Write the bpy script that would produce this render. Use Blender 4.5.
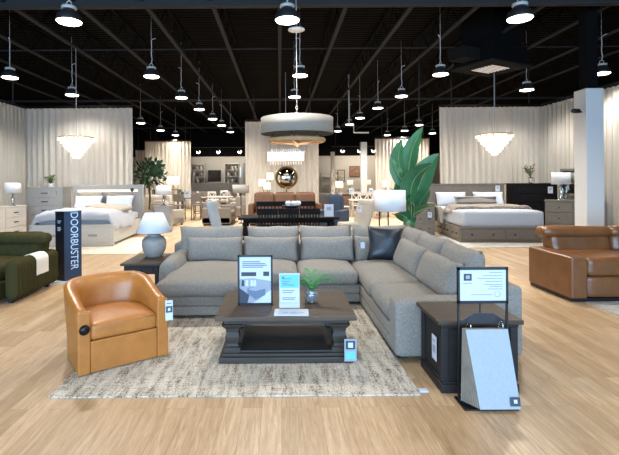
import bpy, bmesh, math, random
from mathutils import Vector, Matrix, noise
S = bpy.context.scene; C = S.collection
for o in list(bpy.data.objects): bpy.data.objects.remove(o)
R = math.radians; PI = math.pi
rnd = random.Random(7)

# ------------------------------------------------------------ camera, light, exposure
cam = bpy.data.objects.new('camera', bpy.data.cameras.new('camera')); C.objects.link(cam)
cam.data.sensor_width = 36; cam.data.lens = 440/619*36
cam.data.shift_x = (309.5-280)/619; cam.data.shift_y = -(227.5-180)/619
cam.location = (0, 0, 1.7); cam.rotation_euler = (R(90), R(0.4), 0)
cam.data.clip_end = 200; S.camera = cam
S.view_settings.view_transform = 'Standard'; S.view_settings.look = 'None'
S.view_settings.gamma = 1; S.view_settings.use_curve_mapping = False
S.view_settings.exposure = 0.72
w = bpy.data.worlds.new('world'); S.world = w; w.use_nodes = True
w.node_tree.nodes['Background'].inputs[0].default_value = (.62, .78, 1, 1)
w.node_tree.nodes['Background'].inputs[1].default_value = 0.35
def area(name, loc, rot, sx, sy, power, col, spread=180):
    l = bpy.data.lights.new(name, 'AREA'); l.shape = 'RECTANGLE'; l.size = sx; l.size_y = sy
    l.energy = power; l.color = col; l.spread = R(spread)
    o = bpy.data.objects.new(name, l); o.location = loc; o.rotation_euler = rot; C.objects.link(o); return o
# daylight through the shop front behind the camera
area('shopfront_daylight', (-1, -5.6, 2.1), (R(90), 0, 0), 17, 3.4, 1750, (.41, .67, 1))
LAMP_W = 125; LAMP_COL = (1, .95, .88)
# bodiless lights for the unseen bay lamp rows overhead, added to brighten the foreground
for bx_ in (-3.5, .15, 4.0):
    for by_ in (3.6, .2, -3.2):
        l_ = bpy.data.lights.new('bay_light', 'SPOT'); l_.energy = 105; l_.color = LAMP_COL; l_.spot_size = R(150); l_.spot_blend = .6; l_.shadow_soft_size = .25
        o_ = bpy.data.objects.new('bay_light', l_); C.objects.link(o_); o_.location = (bx_, by_, 4.4)


# ------------------------------------------------------------ materials
def lin(h):
    h = h.lstrip('#'); v = [int(h[i:i+2], 16)/255 for i in (0, 2, 4)]
    return tuple([(c/12.92 if c <= .04045 else ((c+.055)/1.055)**2.4) for c in v]+[1])
def nt(m): return m.node_tree.nodes, m.node_tree.links
def mat(name, col, rough=.6, metal=0, var=.0, vscale=8, bump=0, bscale=60, stretch=(1, 1, 1), emit=0, ecol=None, trans=0, sheen=0, coat=0, alpha=1, spec=.5):
    m = bpy.data.materials.new(name); m.use_nodes = True; N, L = nt(m); b = N['Principled BSDF']
    c = lin(col); b.inputs['Base Color'].default_value = c; b.inputs['Roughness'].default_value = rough; b.inputs['Metallic'].default_value = metal
    tc = N.new('ShaderNodeTexCoord'); mp = N.new('ShaderNodeMapping'); mp.inputs['Scale'].default_value = stretch
    L.new(tc.outputs['Object'], mp.inputs[0])
    if var:
        n = N.new('ShaderNodeTexNoise'); n.inputs['Scale'].default_value = vscale; n.inputs['Detail'].default_value = 5; n.inputs['Roughness'].default_value = .65
        L.new(mp.outputs[0], n.inputs['Vector'])
        r = N.new('ShaderNodeValToRGB'); r.color_ramp.elements[0].position = .3; r.color_ramp.elements[1].position = .7
        r.color_ramp.elements[0].color = [max(0, x*(1-var)) for x in c[:3]]+[1]; r.color_ramp.elements[1].color = [min(1, x*(1+var)) for x in c[:3]]+[1]
        L.new(n.outputs['Fac'], r.inputs[0]); L.new(r.outputs[0], b.inputs['Base Color'])
    if bump:
        n2 = N.new('ShaderNodeTexNoise'); n2.inputs['Scale'].default_value = bscale; n2.inputs['Detail'].default_value = 4
        L.new(mp.outputs[0], n2.inputs['Vector']); bp = N.new('ShaderNodeBump'); bp.inputs['Strength'].default_value = bump; bp.inputs['Distance'].default_value = .01
        L.new(n2.outputs['Fac'], bp.inputs['Height']); L.new(bp.outputs[0], b.inputs['Normal'])
    if emit: b.inputs['Emission Color'].default_value = lin(ecol or col); b.inputs['Emission Strength'].default_value = emit
    if trans: b.inputs['Transmission Weight'].default_value = trans
    if sheen: b.inputs['Sheen Weight'].default_value = sheen
    b.inputs['Specular IOR Level'].default_value = spec
    if coat: b.inputs['Coat Weight'].default_value = coat; b.inputs['Coat Roughness'].default_value = .2
    if alpha < 1: b.inputs['Alpha'].default_value = alpha
    return m
def floor_mat():
    m = bpy.data.materials.new('oak_planks'); m.use_nodes = True; N, L = nt(m); b = N['Principled BSDF']
    tc = N.new('ShaderNodeTexCoord'); sp = N.new('ShaderNodeSeparateXYZ'); cb = N.new('ShaderNodeCombineXYZ')
    L.new(tc.outputs['Object'], sp.inputs[0]); L.new(sp.outputs[1], cb.inputs[0]); L.new(sp.outputs[0], cb.inputs[1])
    br = N.new('ShaderNodeTexBrick'); L.new(cb.outputs[0], br.inputs['Vector']); br.offset = .37; br.offset_frequency = 2; br.squash = 1
    for k, v in (('Scale', 1), ('Mortar Size', .0018), ('Mortar Smooth', .3), ('Bias', 0), ('Brick Width', 1.25), ('Row Height', .145)): br.inputs[k].default_value = v
    br.inputs['Color1'].default_value = (0, 0, 0, 1); br.inputs['Color2'].default_value = (1, 1, 1, 1); br.inputs['Mortar'].default_value = (.4, .4, .4, 1)
    r = N.new('ShaderNodeValToRGB'); e = r.color_ramp.elements
    e[0].position = 0; e[0].color = lin('#b0946f'); e[1].position = 1; e[1].color = lin('#c8ad8b')
    x = e.new(.35); x.color = lin('#bb9d79'); x = e.new(.65); x.color = lin('#c6a985')
    L.new(br.outputs['Color'], r.inputs[0])
    # grain, shifted per plank
    sh = N.new('ShaderNodeVectorMath'); sh.operation = 'SCALE'; L.new(br.outputs['Color'], sh.inputs[0]); sh.inputs['Scale'].default_value = 31
    ad = N.new('ShaderNodeVectorMath'); L.new(cb.outputs[0], ad.inputs[0]); L.new(sh.outputs[0], ad.inputs[1])
    mp = N.new('ShaderNodeMapping'); mp.inputs['Scale'].default_value = (1.3, 17, 1); L.new(ad.outputs[0], mp.inputs[0])
    n = N.new('ShaderNodeTexNoise'); n.inputs['Scale'].default_value = 1.6; n.inputs['Detail'].default_value = 8; n.inputs['Roughness'].default_value = .7; n.inputs['Distortion'].default_value = 1.6
    L.new(mp.outputs[0], n.inputs['Vector'])
    r2 = N.new('ShaderNodeValToRGB'); r2.color_ramp.elements[0].position = .3; r2.color_ramp.elements[0].color = (.55, .47, .39, 1); r2.color_ramp.elements[1].position = .68; r2.color_ramp.elements[1].color = (1.0, 1.0, 1.0, 1)
    L.new(n.outputs['Fac'], r2.inputs[0])
    mx = N.new('ShaderNodeMix'); mx.data_type = 'RGBA'; mx.blend_type = 'MULTIPLY'; mx.inputs[0].default_value = 1
    L.new(r.outputs[0], mx.inputs[6]); L.new(r2.outputs[0], mx.inputs[7])
    m2 = N.new('ShaderNodeMix'); m2.data_type = 'RGBA'; m2.blend_type = 'MIX'; L.new(br.outputs['Fac'], m2.inputs[0]); L.new(mx.outputs[2], m2.inputs[6]); m2.inputs[7].default_value = lin('#8c6d50')
    L.new(m2.outputs[2], b.inputs['Base Color']); b.inputs['Roughness'].default_value = .42
    return m
def rug_mat(name, cols, scale=1.0, streak=(1, 3.2, 1), contrast=(.33, .7)):
    m = bpy.data.materials.new(name); m.use_nodes = True; N, L = nt(m); b = N['Principled BSDF']
    tc = N.new('ShaderNodeTexCoord'); mp = N.new('ShaderNodeMapping'); mp.inputs['Scale'].default_value = streak; L.new(tc.outputs['Object'], mp.inputs[0])
    n = N.new('ShaderNodeTexNoise'); n.inputs['Scale'].default_value = 2.3*scale; n.inputs['Detail'].default_value = 12; n.inputs['Roughness'].default_value = .82; n.inputs['Distortion'].default_value = .12
    L.new(mp.outputs[0], n.inputs['Vector'])
    n3 = N.new('ShaderNodeTexNoise'); n3.inputs['Scale'].default_value = 75; n3.inputs['Detail'].default_value = 3; L.new(tc.outputs['Object'], n3.inputs['Vector'])
    a = N.new('ShaderNodeMath'); a.operation = 'MULTIPLY_ADD'; L.new(n3.outputs['Fac'], a.inputs[0]); a.inputs[1].default_value = .5; L.new(n.outputs['Fac'], a.inputs[2])
    mp2 = N.new('ShaderNodeMapping'); mp2.inputs['Scale'].default_value = (streak[1]*1.5, streak[0]*2.6, 1); L.new(tc.outputs['Object'], mp2.inputs[0])
    n4 = N.new('ShaderNodeTexNoise'); n4.inputs['Scale'].default_value = 2.6*scale; n4.inputs['Detail'].default_value = 8; n4.inputs['Roughness'].default_value = .8; L.new(mp2.outputs[0], n4.inputs['Vector'])
    a2 = N.new('ShaderNodeMath'); a2.operation = 'MULTIPLY_ADD'; L.new(n4.outputs['Fac'], a2.inputs[0]); a2.inputs[1].default_value = .45; L.new(a.outputs[0], a2.inputs[2])
    s = N.new('ShaderNodeMath'); s.operation = 'SUBTRACT'; L.new(a2.outputs[0], s.inputs[0]); s.inputs[1].default_value = .475
    r = N.new('ShaderNodeValToRGB'); e = r.color_ramp.elements; e[0].position = contrast[0]; e[0].color = lin(cols[0]); e[1].position = contrast[1]; e[1].color = lin(cols[-1])
    for i, c in enumerate(cols[1:-1]):
        x = e.new(contrast[0]+(contrast[1]-contrast[0])*(i+1)/(len(cols)-1)); x.color = lin(c)
    L.new(s.outputs[0], r.inputs[0]); L.new(r.outputs[0], b.inputs['Base Color']); b.inputs['Roughness'].default_value = .95
    bp = N.new('ShaderNodeBump'); bp.inputs['Strength'].default_value = .6; bp.inputs['Distance'].default_value = .012; L.new(n3.outputs['Fac'], bp.inputs['Height']); L.new(bp.outputs[0], b.inputs['Normal'])
    return m
def deck_mat():
    m = mat('roof_deck', '#0a0a0a', .95, spec=.08); N, L = nt(m); b = N['Principled BSDF']
    tc = N.new('ShaderNodeTexCoord'); wv = N.new('ShaderNodeTexWave'); wv.bands_direction = 'Y'; wv.inputs['Scale'].default_value = 1.6; L.new(tc.outputs['Object'], wv.inputs[0])
    bp = N.new('ShaderNodeBump'); bp.inputs['Distance'].default_value = .05; L.new(wv.outputs['Fac'], bp.inputs['Height']); L.new(bp.outputs[0], b.inputs['Normal']); return m
def channel_mat():
    m = mat('green_channelled_velvet', '#38351d', .9, var=.2, vscale=60, spec=.1); N, L = nt(m); b = N['Principled BSDF']
    tc = N.new('ShaderNodeTexCoord'); wv = N.new('ShaderNodeTexWave'); wv.bands_direction = 'Y'; wv.inputs['Scale'].default_value = 4.2; L.new(tc.outputs['Object'], wv.inputs[0])
    bp = N.new('ShaderNodeBump'); bp.inputs['Distance'].default_value = .012; L.new(wv.outputs['Fac'], bp.inputs['Height']); L.new(bp.outputs[0], b.inputs['Normal']); return m

M = dict(
    floor=floor_mat(), deck=deck_mat(), joist=mat('joist_paint', '#333436', .8, spec=.08), joist_web=mat('joist_web_paint', '#0c0c0c', .95, spec=.08), beam=mat('beam_paint', '#353535', .8, spec=.08), blackwall=mat('black_paint', '#0e0e0e', .9, spec=.08),
    white_wall=mat('white_paint', '#c6c0b6', .8), dark_wall=mat('dark_paint', '#1c1b1a', .9, spec=.08), column=mat('column_paint', '#d2d0cc', .55), blackmetal=mat('black_metal', '#17171a', .4, .3),
    curtain=mat('linen_curtain', '#d9d3c8', .85, var=.05, vscale=3, stretch=(8, 8, .4)),
    sofa=mat('grey_chenille', '#827e77', .95, var=.24, vscale=55, bump=.8, bscale=170, sheen=.1, spec=.15),
    leather=mat('tan_leather', '#a2662c', .38, var=.14, vscale=6, bump=.15, bscale=60, coat=.1), leather2=mat('brown_leather', '#6d4525', .36, var=.22, vscale=5, bump=.2, bscale=30, coat=.15),
    leather3=mat('cognac_leather', '#6c4627', .45, var=.15, vscale=5), blackleather=mat('black_leather', '#1b222b', .35, var=.3, vscale=9, bump=.4, bscale=25),
    darkwood=mat('weathered_dark_wood', '#38332e', .55, spec=.25, var=.28, vscale=3, stretch=(1.5, 14, 14), bump=.1, bscale=20), darkwood_top=mat('worn_wood_top', '#4b3f34', .5, spec=.3, var=.28, vscale=2.6, stretch=(1.2, 12, 12)),
    shelfdark=mat('dark_shelf', '#2c2825', .6, var=.2), endwood=mat('espresso_wood', '#262423', .55, spec=.2, var=.2, vscale=3, stretch=(1.5, 12, 12)), endtop=mat('espresso_wood_top', '#3d3126', .5, spec=.3, var=.3, vscale=3, stretch=(1.5, 12, 12)),
    rug=rug_mat('distressed_rug', ['#3b322b', '#7a6e60', '#a59b8b', '#bbb3a5', '#c4bdb0'], 1.5, (4.6, .8, 1), (.33, .60)),
    rug2=rug_mat('cream_rug', ['#b8ad9c', '#cfc6b6', '#ddd5c6'], 1.2), rug3=rug_mat('grey_rug', ['#7d7a75', '#a8a49d', '#c9c5be'], 1.4),
    green=channel_mat(), green_flat=mat('green_velvet', '#38351d', .9, var=.2, vscale=14, spec=.1),
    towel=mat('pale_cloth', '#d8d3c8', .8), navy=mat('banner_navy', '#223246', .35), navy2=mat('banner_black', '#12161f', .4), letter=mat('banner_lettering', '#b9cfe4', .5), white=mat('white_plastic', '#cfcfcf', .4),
    ceramic=mat('ribbed_ceramic', '#8d8881', .6, var=.12, vscale=14, bump=.4, bscale=30), shade=mat('lamp_shade_linen', '#cfcfce', .8, var=.03), shade_on=mat('lit_lamp_shade', '#fff3dc', .8, emit=.55, ecol='#ffeccb'),
    drum=mat('drum_linen', '#857f75', .85, var=.12, vscale=50, emit=.02, ecol='#fff0dc'), drum_in=mat('drum_diffuser', '#fff3e0', .7, emit=2, ecol='#fff0d8'), wood_ring=mat('pale_wood', '#a98662', .6, var=.2),
    whitewood=mat('white_washed_wood', '#bfbab1', .55, var=.06, vscale=4, stretch=(1, 1, 6)), greywood=mat('grey_washed_wood', '#93928f', .6, var=.1, vscale=4, stretch=(8, 1, 1)), taupe=mat('taupe_wood', '#6b6257', .6, var=.2, vscale=4, stretch=(2, 9, 9)),
    blackwood=mat('black_wood', '#111011', .7, spec=.12, var=.2), brownwood=mat('brown_wood', '#5d4330', .5, var=.2), bed_white=mat('white_bedding', '#a6a9af', .9, bump=.3, bscale=9), pillow_grey=mat('grey_linen', '#7f7971', .9, bump=.3, bscale=30),
    pillow_blue=mat('pale_pillow', '#b9bfc8', .9), throw=mat('fur_throw', '#857b70', .95, var=.5, vscale=22, bump=.8, bscale=60), quilt=mat('beige_quilt', '#968e80', .9, var=.06, bump=.4, bscale=20), stripe=mat('dark_stripe', '#55565a', .9),
    leaf=mat('banana_leaf', '#2a5c3a', .45, var=.2, vscale=3, stretch=(3, 3, 1)), leaf_d=mat('dark_leaf', '#2b4a30', .5, var=.3, vscale=12), leaf_s=mat('small_leaf', '#55703f', .5, var=.3, vscale=12), fern=mat('fern_leaf', '#3f8a4c', .5, var=.25, vscale=20), rib=mat('leaf_rib', '#5d8a58', .5),
    bark=mat('bark', '#5b4936', .9, var=.3), pot=mat('pot_glaze', '#75706a', .6), soil=mat('soil', '#2c221a', 1, var=.3),
    bulb=mat('lit_bulb', '#fff6e8', .5, emit=6, ecol='#fff2dc'), crystal=mat('lit_crystal', '#fff6e8', .15, emit=.75, ecol='#fff2dc'), crystal2=mat('crystal_shell', '#f2ece0', .2, emit=.25, ecol='#fff0dc'), chrome=mat('chrome', '#c8c8c8', .12, 1), mirror=mat('mirror_glass', '#b9b6b0', .03, 1), brass=mat('brass', '#8a6f45', .35, .8),
    lens=mat('lamp_lens', '#ffffff', .5, emit=7, ecol='#fff6e8'), lampbody=mat('lamp_housing', '#262626', .5, .2), cord=mat('lamp_cord', '#b9b7b2', .6), led=mat('led_strip', '#ffe9c8', .5, emit=.9, ecol='#ffe2b8'), diff=mat('glowing_grille', '#b5aea2', .6, emit=.25, ecol='#ffeedd'),
    paper=mat('white_paper', '#b6bfcb', .6), print_blue=mat('print_blue', '#5fb2de', .6), ink=mat('print_ink', '#5b6a80', .6), inkdark=mat('print_dark', '#2e3542', .6), inkgrey=mat('print_grey', '#8a929c', .6), swatch=mat('swatch_edge', '#7f7466', .8, var=.2), book=mat('book_sheet', '#8f989f', .65, var=.06, vscale=60, bump=.2, bscale=200),
    glass=mat('clear_glass', '#eef3f5', .05, trans=.9), acrylic=mat('acrylic', '#e8f0f6', .1, alpha=.35), navyfab=mat('navy_fabric', '#2d3d52', .8), beigefab=mat('beige_fabric', '#a9a296', .9, var=.1, vscale=30), bluegrey=mat('blue_grey_fabric', '#8d979f', .9, var=.1, vscale=30), taupefab=mat('taupe_fabric', '#7b7267', .9, var=.1, vscale=20),
    charcoal=mat('charcoal_fabric', '#3c3a38', .9), picture=mat('painting', '#8f6a55', .7, var=.6, vscale=6), bluepic=mat('glowing_picture', '#bcd7f2', .5, emit=.7, ecol='#bcd7f2'), screen=mat('black_screen', '#0c0c0d', .15), books=mat('mixed_ornaments', '#b1a798', .7, var=.4, vscale=8))

# ------------------------------------------------------------ mesh helpers
def obj(name, bm, m, parent=None, smooth=False, loc=None, rot=None):
    me = bpy.data.meshes.new(name); bm.normal_update(); bm.to_mesh(me); bm.free()
    ms = m if isinstance(m, (list, tuple)) else [m]
    for x in ms: me.materials.append(M[x] if isinstance(x, str) else x)
    if smooth:
        for p in me.polygons: p.use_smooth = True
    o = bpy.data.objects.new(name, me); C.objects.link(o)
    if parent: o.parent = parent
    if loc is not None: o.location = loc
    if rot is not None: o.rotation_euler = rot
    return o
def thing(name, label, cat, loc=(0, 0, 0), rz=0, group=None):
    o = bpy.data.objects.new(name, None); o.empty_display_size = .1; C.objects.link(o); o.location = loc; o.rotation_euler = (0, 0, rz)
    o['label'] = label; o['category'] = cat
    if group: o['group'] = group
    return o
def tag(o, label, cat, group=None):
    o['label'] = label; o['category'] = cat
    if group: o['group'] = group
    return o
def struct(o): o['kind'] = 'structure'; return o
def dup(root, loc=None, rz=None, label=None, group=None):
    r = root.copy(); C.objects.link(r)
    if loc is not None: r.location = loc
    if rz is not None: r.rotation_euler = (0, 0, rz)
    if label: r['label'] = label
    if group: r['group'] = group
    for ch in list(root.children):
        c = ch.copy(); C.objects.link(c); c.parent = r
        for g in list(ch.children):
            d = g.copy(); C.objects.link(d); d.parent = c
    return r
def B(): return bmesh.new()
def box(bm, x0, x1, y0, y1, z0, z1, bev=0, seg=2):
    t = bmesh.new(); r = bmesh.ops.create_cube(t, size=1)
    for v in t.verts: v.co = Vector(((x0+x1)/2+v.co.x*(x1-x0), (y0+y1)/2+v.co.y*(y1-y0), (z0+z1)/2+v.co.z*(z1-z0)))
    if bev: bmesh.ops.bevel(t, geom=t.edges[:], offset=bev, segments=seg, profile=.5, affect='EDGES')
    merge(bm, t); return bm
def merge(bm, t, mx=None):
    if mx is not None: bmesh.ops.transform(t, matrix=mx, verts=t.verts[:])
    vm = {v: bm.verts.new(v.co) for v in t.verts}
    for f in t.faces:
        try:
            n = bm.faces.new([vm[v] for v in f.verts]); n.smooth = f.smooth; n.material_index = f.material_index
        except ValueError: pass
    t.free()
def bx(*a, bev=0, seg=2): return box(B(), *a, bev=bev, seg=seg)
def soft(w, d, h, r, crown=0, n=12, wr=.006, seed=0, sag=0, pinch=0):
    """soft upholstered block centred on its base: rounded box, crowned top, gentle wrinkles"""
    bm = B(); bmesh.ops.create_cube(bm, size=2); bmesh.ops.subdivide_edges(bm, edges=bm.edges[:], cuts=n, use_grid_fill=True)
    r = min(r, w/2*.98, d/2*.98, h/2*.98)
    for v in bm.verts:
        ux, uy, uz = v.co
        fx = lambda u: math.sin(u*PI/2)*.35+u*.65
        p = Vector((fx(ux)*w/2, fx(uy)*d/2, fx(uz)*h/2))
        q = Vector((max(-w/2+r, min(w/2-r, p.x)), max(-d/2+r, min(d/2-r, p.y)), max(-h/2+r, min(h/2-r, p.z))))
        dd = p-q
        if dd.length > 1e-6: p = q+dd.normalized()*r*min(1, max(abs(dd.x), abs(dd.y), abs(dd.z))/r)
        k = (1-(2*p.x/w)**2)*(1-(2*p.y/d)**2)
        if p.z > 0: p.z += crown*max(0, k)
        if pinch:
            e = (2*p.x/w)**4*(2*p.z/h)**4; p.y *= 1-.0*e
        nn = noise.noise_vector(Vector((p.x*3.1+seed*7.3, p.y*3.1, p.z*3.1+seed)))
        n2 = noise.noise_vector(Vector((p.x*9+seed*3.3, p.y*9, p.z*9)))
        p += nn*wr*1.6+n2*wr*.5
        p.z += h/2; v.co = p
    return bm
def pillow(w, h, t, n=14, seed=0, ears=.04):
    """upright pillow in the xz plane, thickness t along y, base at z=0"""
    bm = B(); bmesh.ops.create_cube(bm, size=2); bmesh.ops.subdivide_edges(bm, edges=bm.edges[:], cuts=n, use_grid_fill=True)
    for v in bm.verts:
        x, y, z = v.co
        m = (1-abs(x)**2.6)*(1-abs(z)**2.6); th = t/2*(max(0, m)**.42)
        ez = 1-ears*(1-abs(x)**2)*1.2; ex = 1-ears*(1-abs(z)**2)*1.2
        if abs(y) < .999: th = th*abs(y)
        s = 1 if y > 0 else -1
        p = Vector((x*w/2*ex, s*th, z*h/2*ez))
        p += noise.noise_vector(Vector((p.x*5+seed*5.1, seed, p.z*5)))*.008*Vector((1, 1, 1)).length
        p.z += h/2; v.co = p
    bmesh.ops.remove_doubles(bm, verts=bm.verts[:], dist=.0008)
    return bm
def lathe(bm, prof, n=24, cx=0, cy=0, z0=0, smooth=True):
    rings = []
    for r, z in prof: rings.append([bm.verts.new((cx+r*math.cos(2*PI*i/n), cy+r*math.sin(2*PI*i/n), z0+z)) for i in range(n)])
    for a, b in zip(rings, rings[1:]):
        for i in range(n):
            f = bm.faces.new((a[i], a[(i+1) % n], b[(i+1) % n], b[i])); f.smooth = smooth
    if prof[0][0] > 1e-4: bm.faces.new(list(reversed(rings[0])))
    if prof[-1][0] > 1e-4: bm.faces.new(rings[-1])
    return bm
def shell(bm, prof, n=32, t=.004):
    """open lampshade with wall thickness"""
    return lathe(bm, prof+[(r-t, z) for r, z in reversed(prof)]+[prof[0]], n)
def tube(bm, pts, r, n=6):
    pts = [Vector(p) for p in pts]; rings = []
    for i, p in enumerate(pts):
        d = (pts[min(i+1, len(pts)-1)]-pts[max(i-1, 0)]).normalized()
        a = d.orthogonal().normalized() if not rings else (ra-d*ra.dot(d)).normalized(); ra = a; b = d.cross(a)
        rr = r[i] if isinstance(r, (list, tuple)) else r
        rings.append([bm.verts.new(p+(a*math.cos(2*PI*k/n)+b*math.sin(2*PI*k/n))*rr) for k in range(n)])
    for u, v in zip(rings, rings[1:]):
        for k in range(n): f = bm.faces.new((u[k], u[(k+1) % n], v[(k+1) % n], v[k])); f.smooth = True
    bm.faces.new(list(reversed(rings[0]))); bm.faces.new(rings[-1]); return bm
def prism(bm, pts, y0, y1):
    """polygon in xz extruded along y"""
    a = [bm.verts.new((x, y0, z)) for x, z in pts]; b = [bm.verts.new((x, y1, z)) for x, z in pts]; n = len(pts)
    bm.faces.new(a); bm.faces.new(list(reversed(b)))
    for i in range(n): bm.faces.new((a[(i+1) % n], a[i], b[i], b[(i+1) % n]))
    return bm
def leaf_blade(bm, p0, p1, w, bend=(0, 0, .1), side=(1, 0, 0), fold=.15, n=14, wavy=.0, thick=.003, prof=None):
    p0, p1, bend, side = Vector(p0), Vector(p1), Vector(bend), Vector(side).normalized(); rows = []
    for i in range(n+1):
        t = i/n; c = p0.lerp(p1, t)+bend*math.sin(PI*t)
        d = (p1-p0+bend*PI*math.cos(PI*t)).normalized(); s = (side-d*side.dot(d)).normalized(); nn = d.cross(s)
        ww = w/2*(prof(t) if prof else (math.sin(PI*min(1, t**.8*.97+.03))**.75)); wv = wavy*math.sin(t*23)
        row = [bm.verts.new(c+s*ww*k+nn*(abs(k)*fold*ww+wv*abs(k))) for k in (-1, -.5, 0, .5, 1)]; rows.append(row)
    for a, b in zip(rows, rows[1:]):
        for k in range(4): f = bm.faces.new((a[k], a[k+1], b[k+1], b[k])); f.smooth = True
    return bm
def plate(name, x0, x1, z0, z1, y, m, parent, th=.002): return obj(name, bx(x0, x1, y-th, y, z0, z1), m, parent)
def textobj(name, body, size, m, parent, loc, rot, align='CENTER', sx=1):
    c = bpy.data.curves.new(name, 'FONT'); c.body = body; c.size = size; c.extrude = .0015; c.align_x = align; c.align_y = 'CENTER'
    c.materials.append(M[m]); tmp_ = bpy.data.objects.new('tmp', c); me = bpy.data.meshes.new_from_object(tmp_); bpy.data.objects.remove(tmp_); o = bpy.data.objects.new(name, me); C.objects.link(o); o.parent = parent; o.location = loc; o.rotation_euler = rot; o.scale = (sx, 1, 1); return o

# ------------------------------------------------------------ the room
struct(obj('floor', bx(-16, 16, -6, 36, -.1, 0), 'floor'))
struct(obj('ceiling', bx(-16, 16, -6, 36, 6.3, 6.4), 'deck'))
struct(obj('wall_left', bx(-16.2, -16, -6, 36, 0, 6.4), 'dark_wall')); struct(obj('wall_right', bx(16, 16.2, -6, 36, 0, 6.4), 'dark_wall'))
struct(obj('wall_back', bx(-16, 16, 36, 36.2, 0, 3.65), 'white_wall')); struct(obj('wall_back_upper', bx(-16, 16, 35.9, 36.2, 3.65, 6.4), 'blackwall'))
bm = B(); box(bm, -16, 16, -6.2, -6, 0, .3); box(bm, -16, 16, -6.2, -6, 4, 6.4); box(bm, -16, -10, -6.2, -6, .3, 4); box(bm, 9, 16, -6.2, -6, .3, 4)
struct(obj('wall_front', bm, 'white_wall'))
wf = obj('window_1', bx(-10, 9, -6.14, -6.1, .3, 4), 'glass'); struct(wf)
bm = B()
for i in range(8): x = -10+i*19/7; box(bm, x-.04, x+.04, -6.16, -6.05, .3, 4)
obj('window_frame', bm, 'blackmetal', wf)
struct(obj('partition_side', bx(1.6*1+1.9, 3.75, 30, 30.4, 0, 3.6), 'white_wall'))
struct(obj('partition_post', bx(4.9, 5.25, 26.5, 26.9, 0, 3.95), 'column'))
# steel beams across
for y in (20.7, 31.5): struct(obj('ceiling_beam', bx(-16, 16, y-.06, y+.06, 5.44, 5.52), 'beam'))
for y in (9.45,): 
    bm = B(); box(bm, -16, 16, y-.08, y+.08, 5.42, 5.45); box(bm, -16, 16, y-.01, y+.01, 5.45, 5.85); box(bm, -16, 16, y-.08, y+.08, 5.85, 5.88)
    struct(obj('ceiling_beam', bm, 'beam'))
# open web joists running back
def joist(x):
    y0, y1 = 1, 35.5; struct(obj('ceiling_joist_chord', bx(x-.05, x+.05, y0, y1, 5.55, 5.6), 'joist'))
    bm = B(); box(bm, x-.05, x+.05, y0, y1, 6.22, 6.27)
    y = y0; up = True
    while y < y1-.6:
        a, b = (5.6, 6.22) if up else (6.22, 5.6); tube(bm, [(x, y, a), (x, y+.55, b)], .014, 4); y += .55; up = not up
    o = struct(obj('ceiling_joist', bm, 'joist_web')); return o
for i in range(-7, 8): joist(i*1.48+.02)
# bridging lines across the ceiling
for y in (5.5, 13.4, 21.8): struct(obj('ceiling_bridging', bx(-16, 16, y-.015, y+.015, 5.68, 5.71), 'joist'))

# black upper column stack and painted lower column
struct(obj('column', bx(6.97, 7.37, 10, 10.42, 0, 3.74, bev=.008), 'column')); struct(obj('column_upper', bx(7.04, 7.3, 10.08, 10.34, 3.74, 6.3), 'blackwall'))
t = thing('security_camera', 'small dark twin spot fitting mounted near the top of the pale column', 'camera', (6.97, 10.05, 3.2))
obj('bracket', tube(B(), [(-.0, .1, .02), (-.14, .05, .02)], .02), 'blackmetal', t); obj('head', soft(.2, .12, .1, .05, n=4, wr=0), 'blackmetal', t, True, (-.2, 0, -.02))
o = obj('wall_sticker', bx(7.1, 7.2, 9.995, 10, 2.86, 3.0), 'white'); tag(o, 'small white square notice on the face of the pale column', 'notice')

# ------------------------------------------------------------ curtains
def curtain(label, pts, z1, group=None, seed=1, amp=.055, period=.2):
    r = random.Random(seed); t = thing('curtain', label, 'curtain', (pts[0][0], pts[0][1], 0), 0, group); ox, oy = pts[0]
    P = [Vector((x-ox, y-oy)) for x, y in pts]; samp = []; acc = 0; ph = 0
    for a, b in zip(P, P[1:]):
        L = (b-a).length; d = (b-a)/L; nn = Vector((d.y, -d.x)); n = int(L/.028)
        for i in range(n):
            s = i/n; ph += .028/period*2*PI*(1+.45*noise.noise(Vector((acc*1.3, seed, 0)))); acc += .028
            A_ = amp*(.75+.6*noise.noise(Vector((acc*.9, seed+5, 1)))); samp.append((a+d*L*s, nn, ph, A_))
    bm = B(); zs = [.02, .4, 1.2, 2.2, 3.2, z1-.5, z1-.15, z1]; rows = []
    for z in zs:
        k = 1.0 if z < z1-.6 else .75 if z < z1-.3 else .55
        row = []
        for p, nn, ph, A_ in samp:
            q = p+nn*A_*k*(math.sin(ph)+.25*math.sin(2.3*ph+z*.4)); row.append(bm.verts.new((q.x, q.y, z)))
        rows.append(row)
    for a, b in zip(rows, rows[1:]):
        for i in range(len(a)-1): f = bm.faces.new((a[i], a[i+1], b[i+1], b[i])); f.smooth = True
    bmesh.ops.solidify(bm, geom=bm.faces[:], thickness=.006)
    obj('drape', bm, 'curtain', t)
    bm = B()
    for a, b in zip(P, P[1:]): tube(bm, [(a.x, a.y, z1+.07), (b.x, b.y, z1+.07)], .022, 8)
    rod = obj('curtain_rod', bm, 'blackmetal', t)
    bm = B(); last = -9
    for i, (p, nn, ph, A_) in enumerate(samp):
        if i % 6 == 0: box(bm, p.x-.018, p.x+.018, p.y-.01, p.y+.01, z1-.02, z1+.07)
    g = obj('curtain_hooks', bm, 'blackmetal', rod); g['kind'] = 'stuff'
    for a in (P[0].lerp(P[1], .12), P[0].lerp(P[1], .88)): obj('hanging_rod', tube(B(), [(a.x, a.y, z1+.08), (a.x, a.y, 5.6)], .02, 6), 'joist', t)
    return t
curtain('cream curtain corner hanging behind the white bed on the left', [(-8.95, 9.6), (-8.75, 15.15), (-5.05, 15.15)], 4.22, seed=2)
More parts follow.
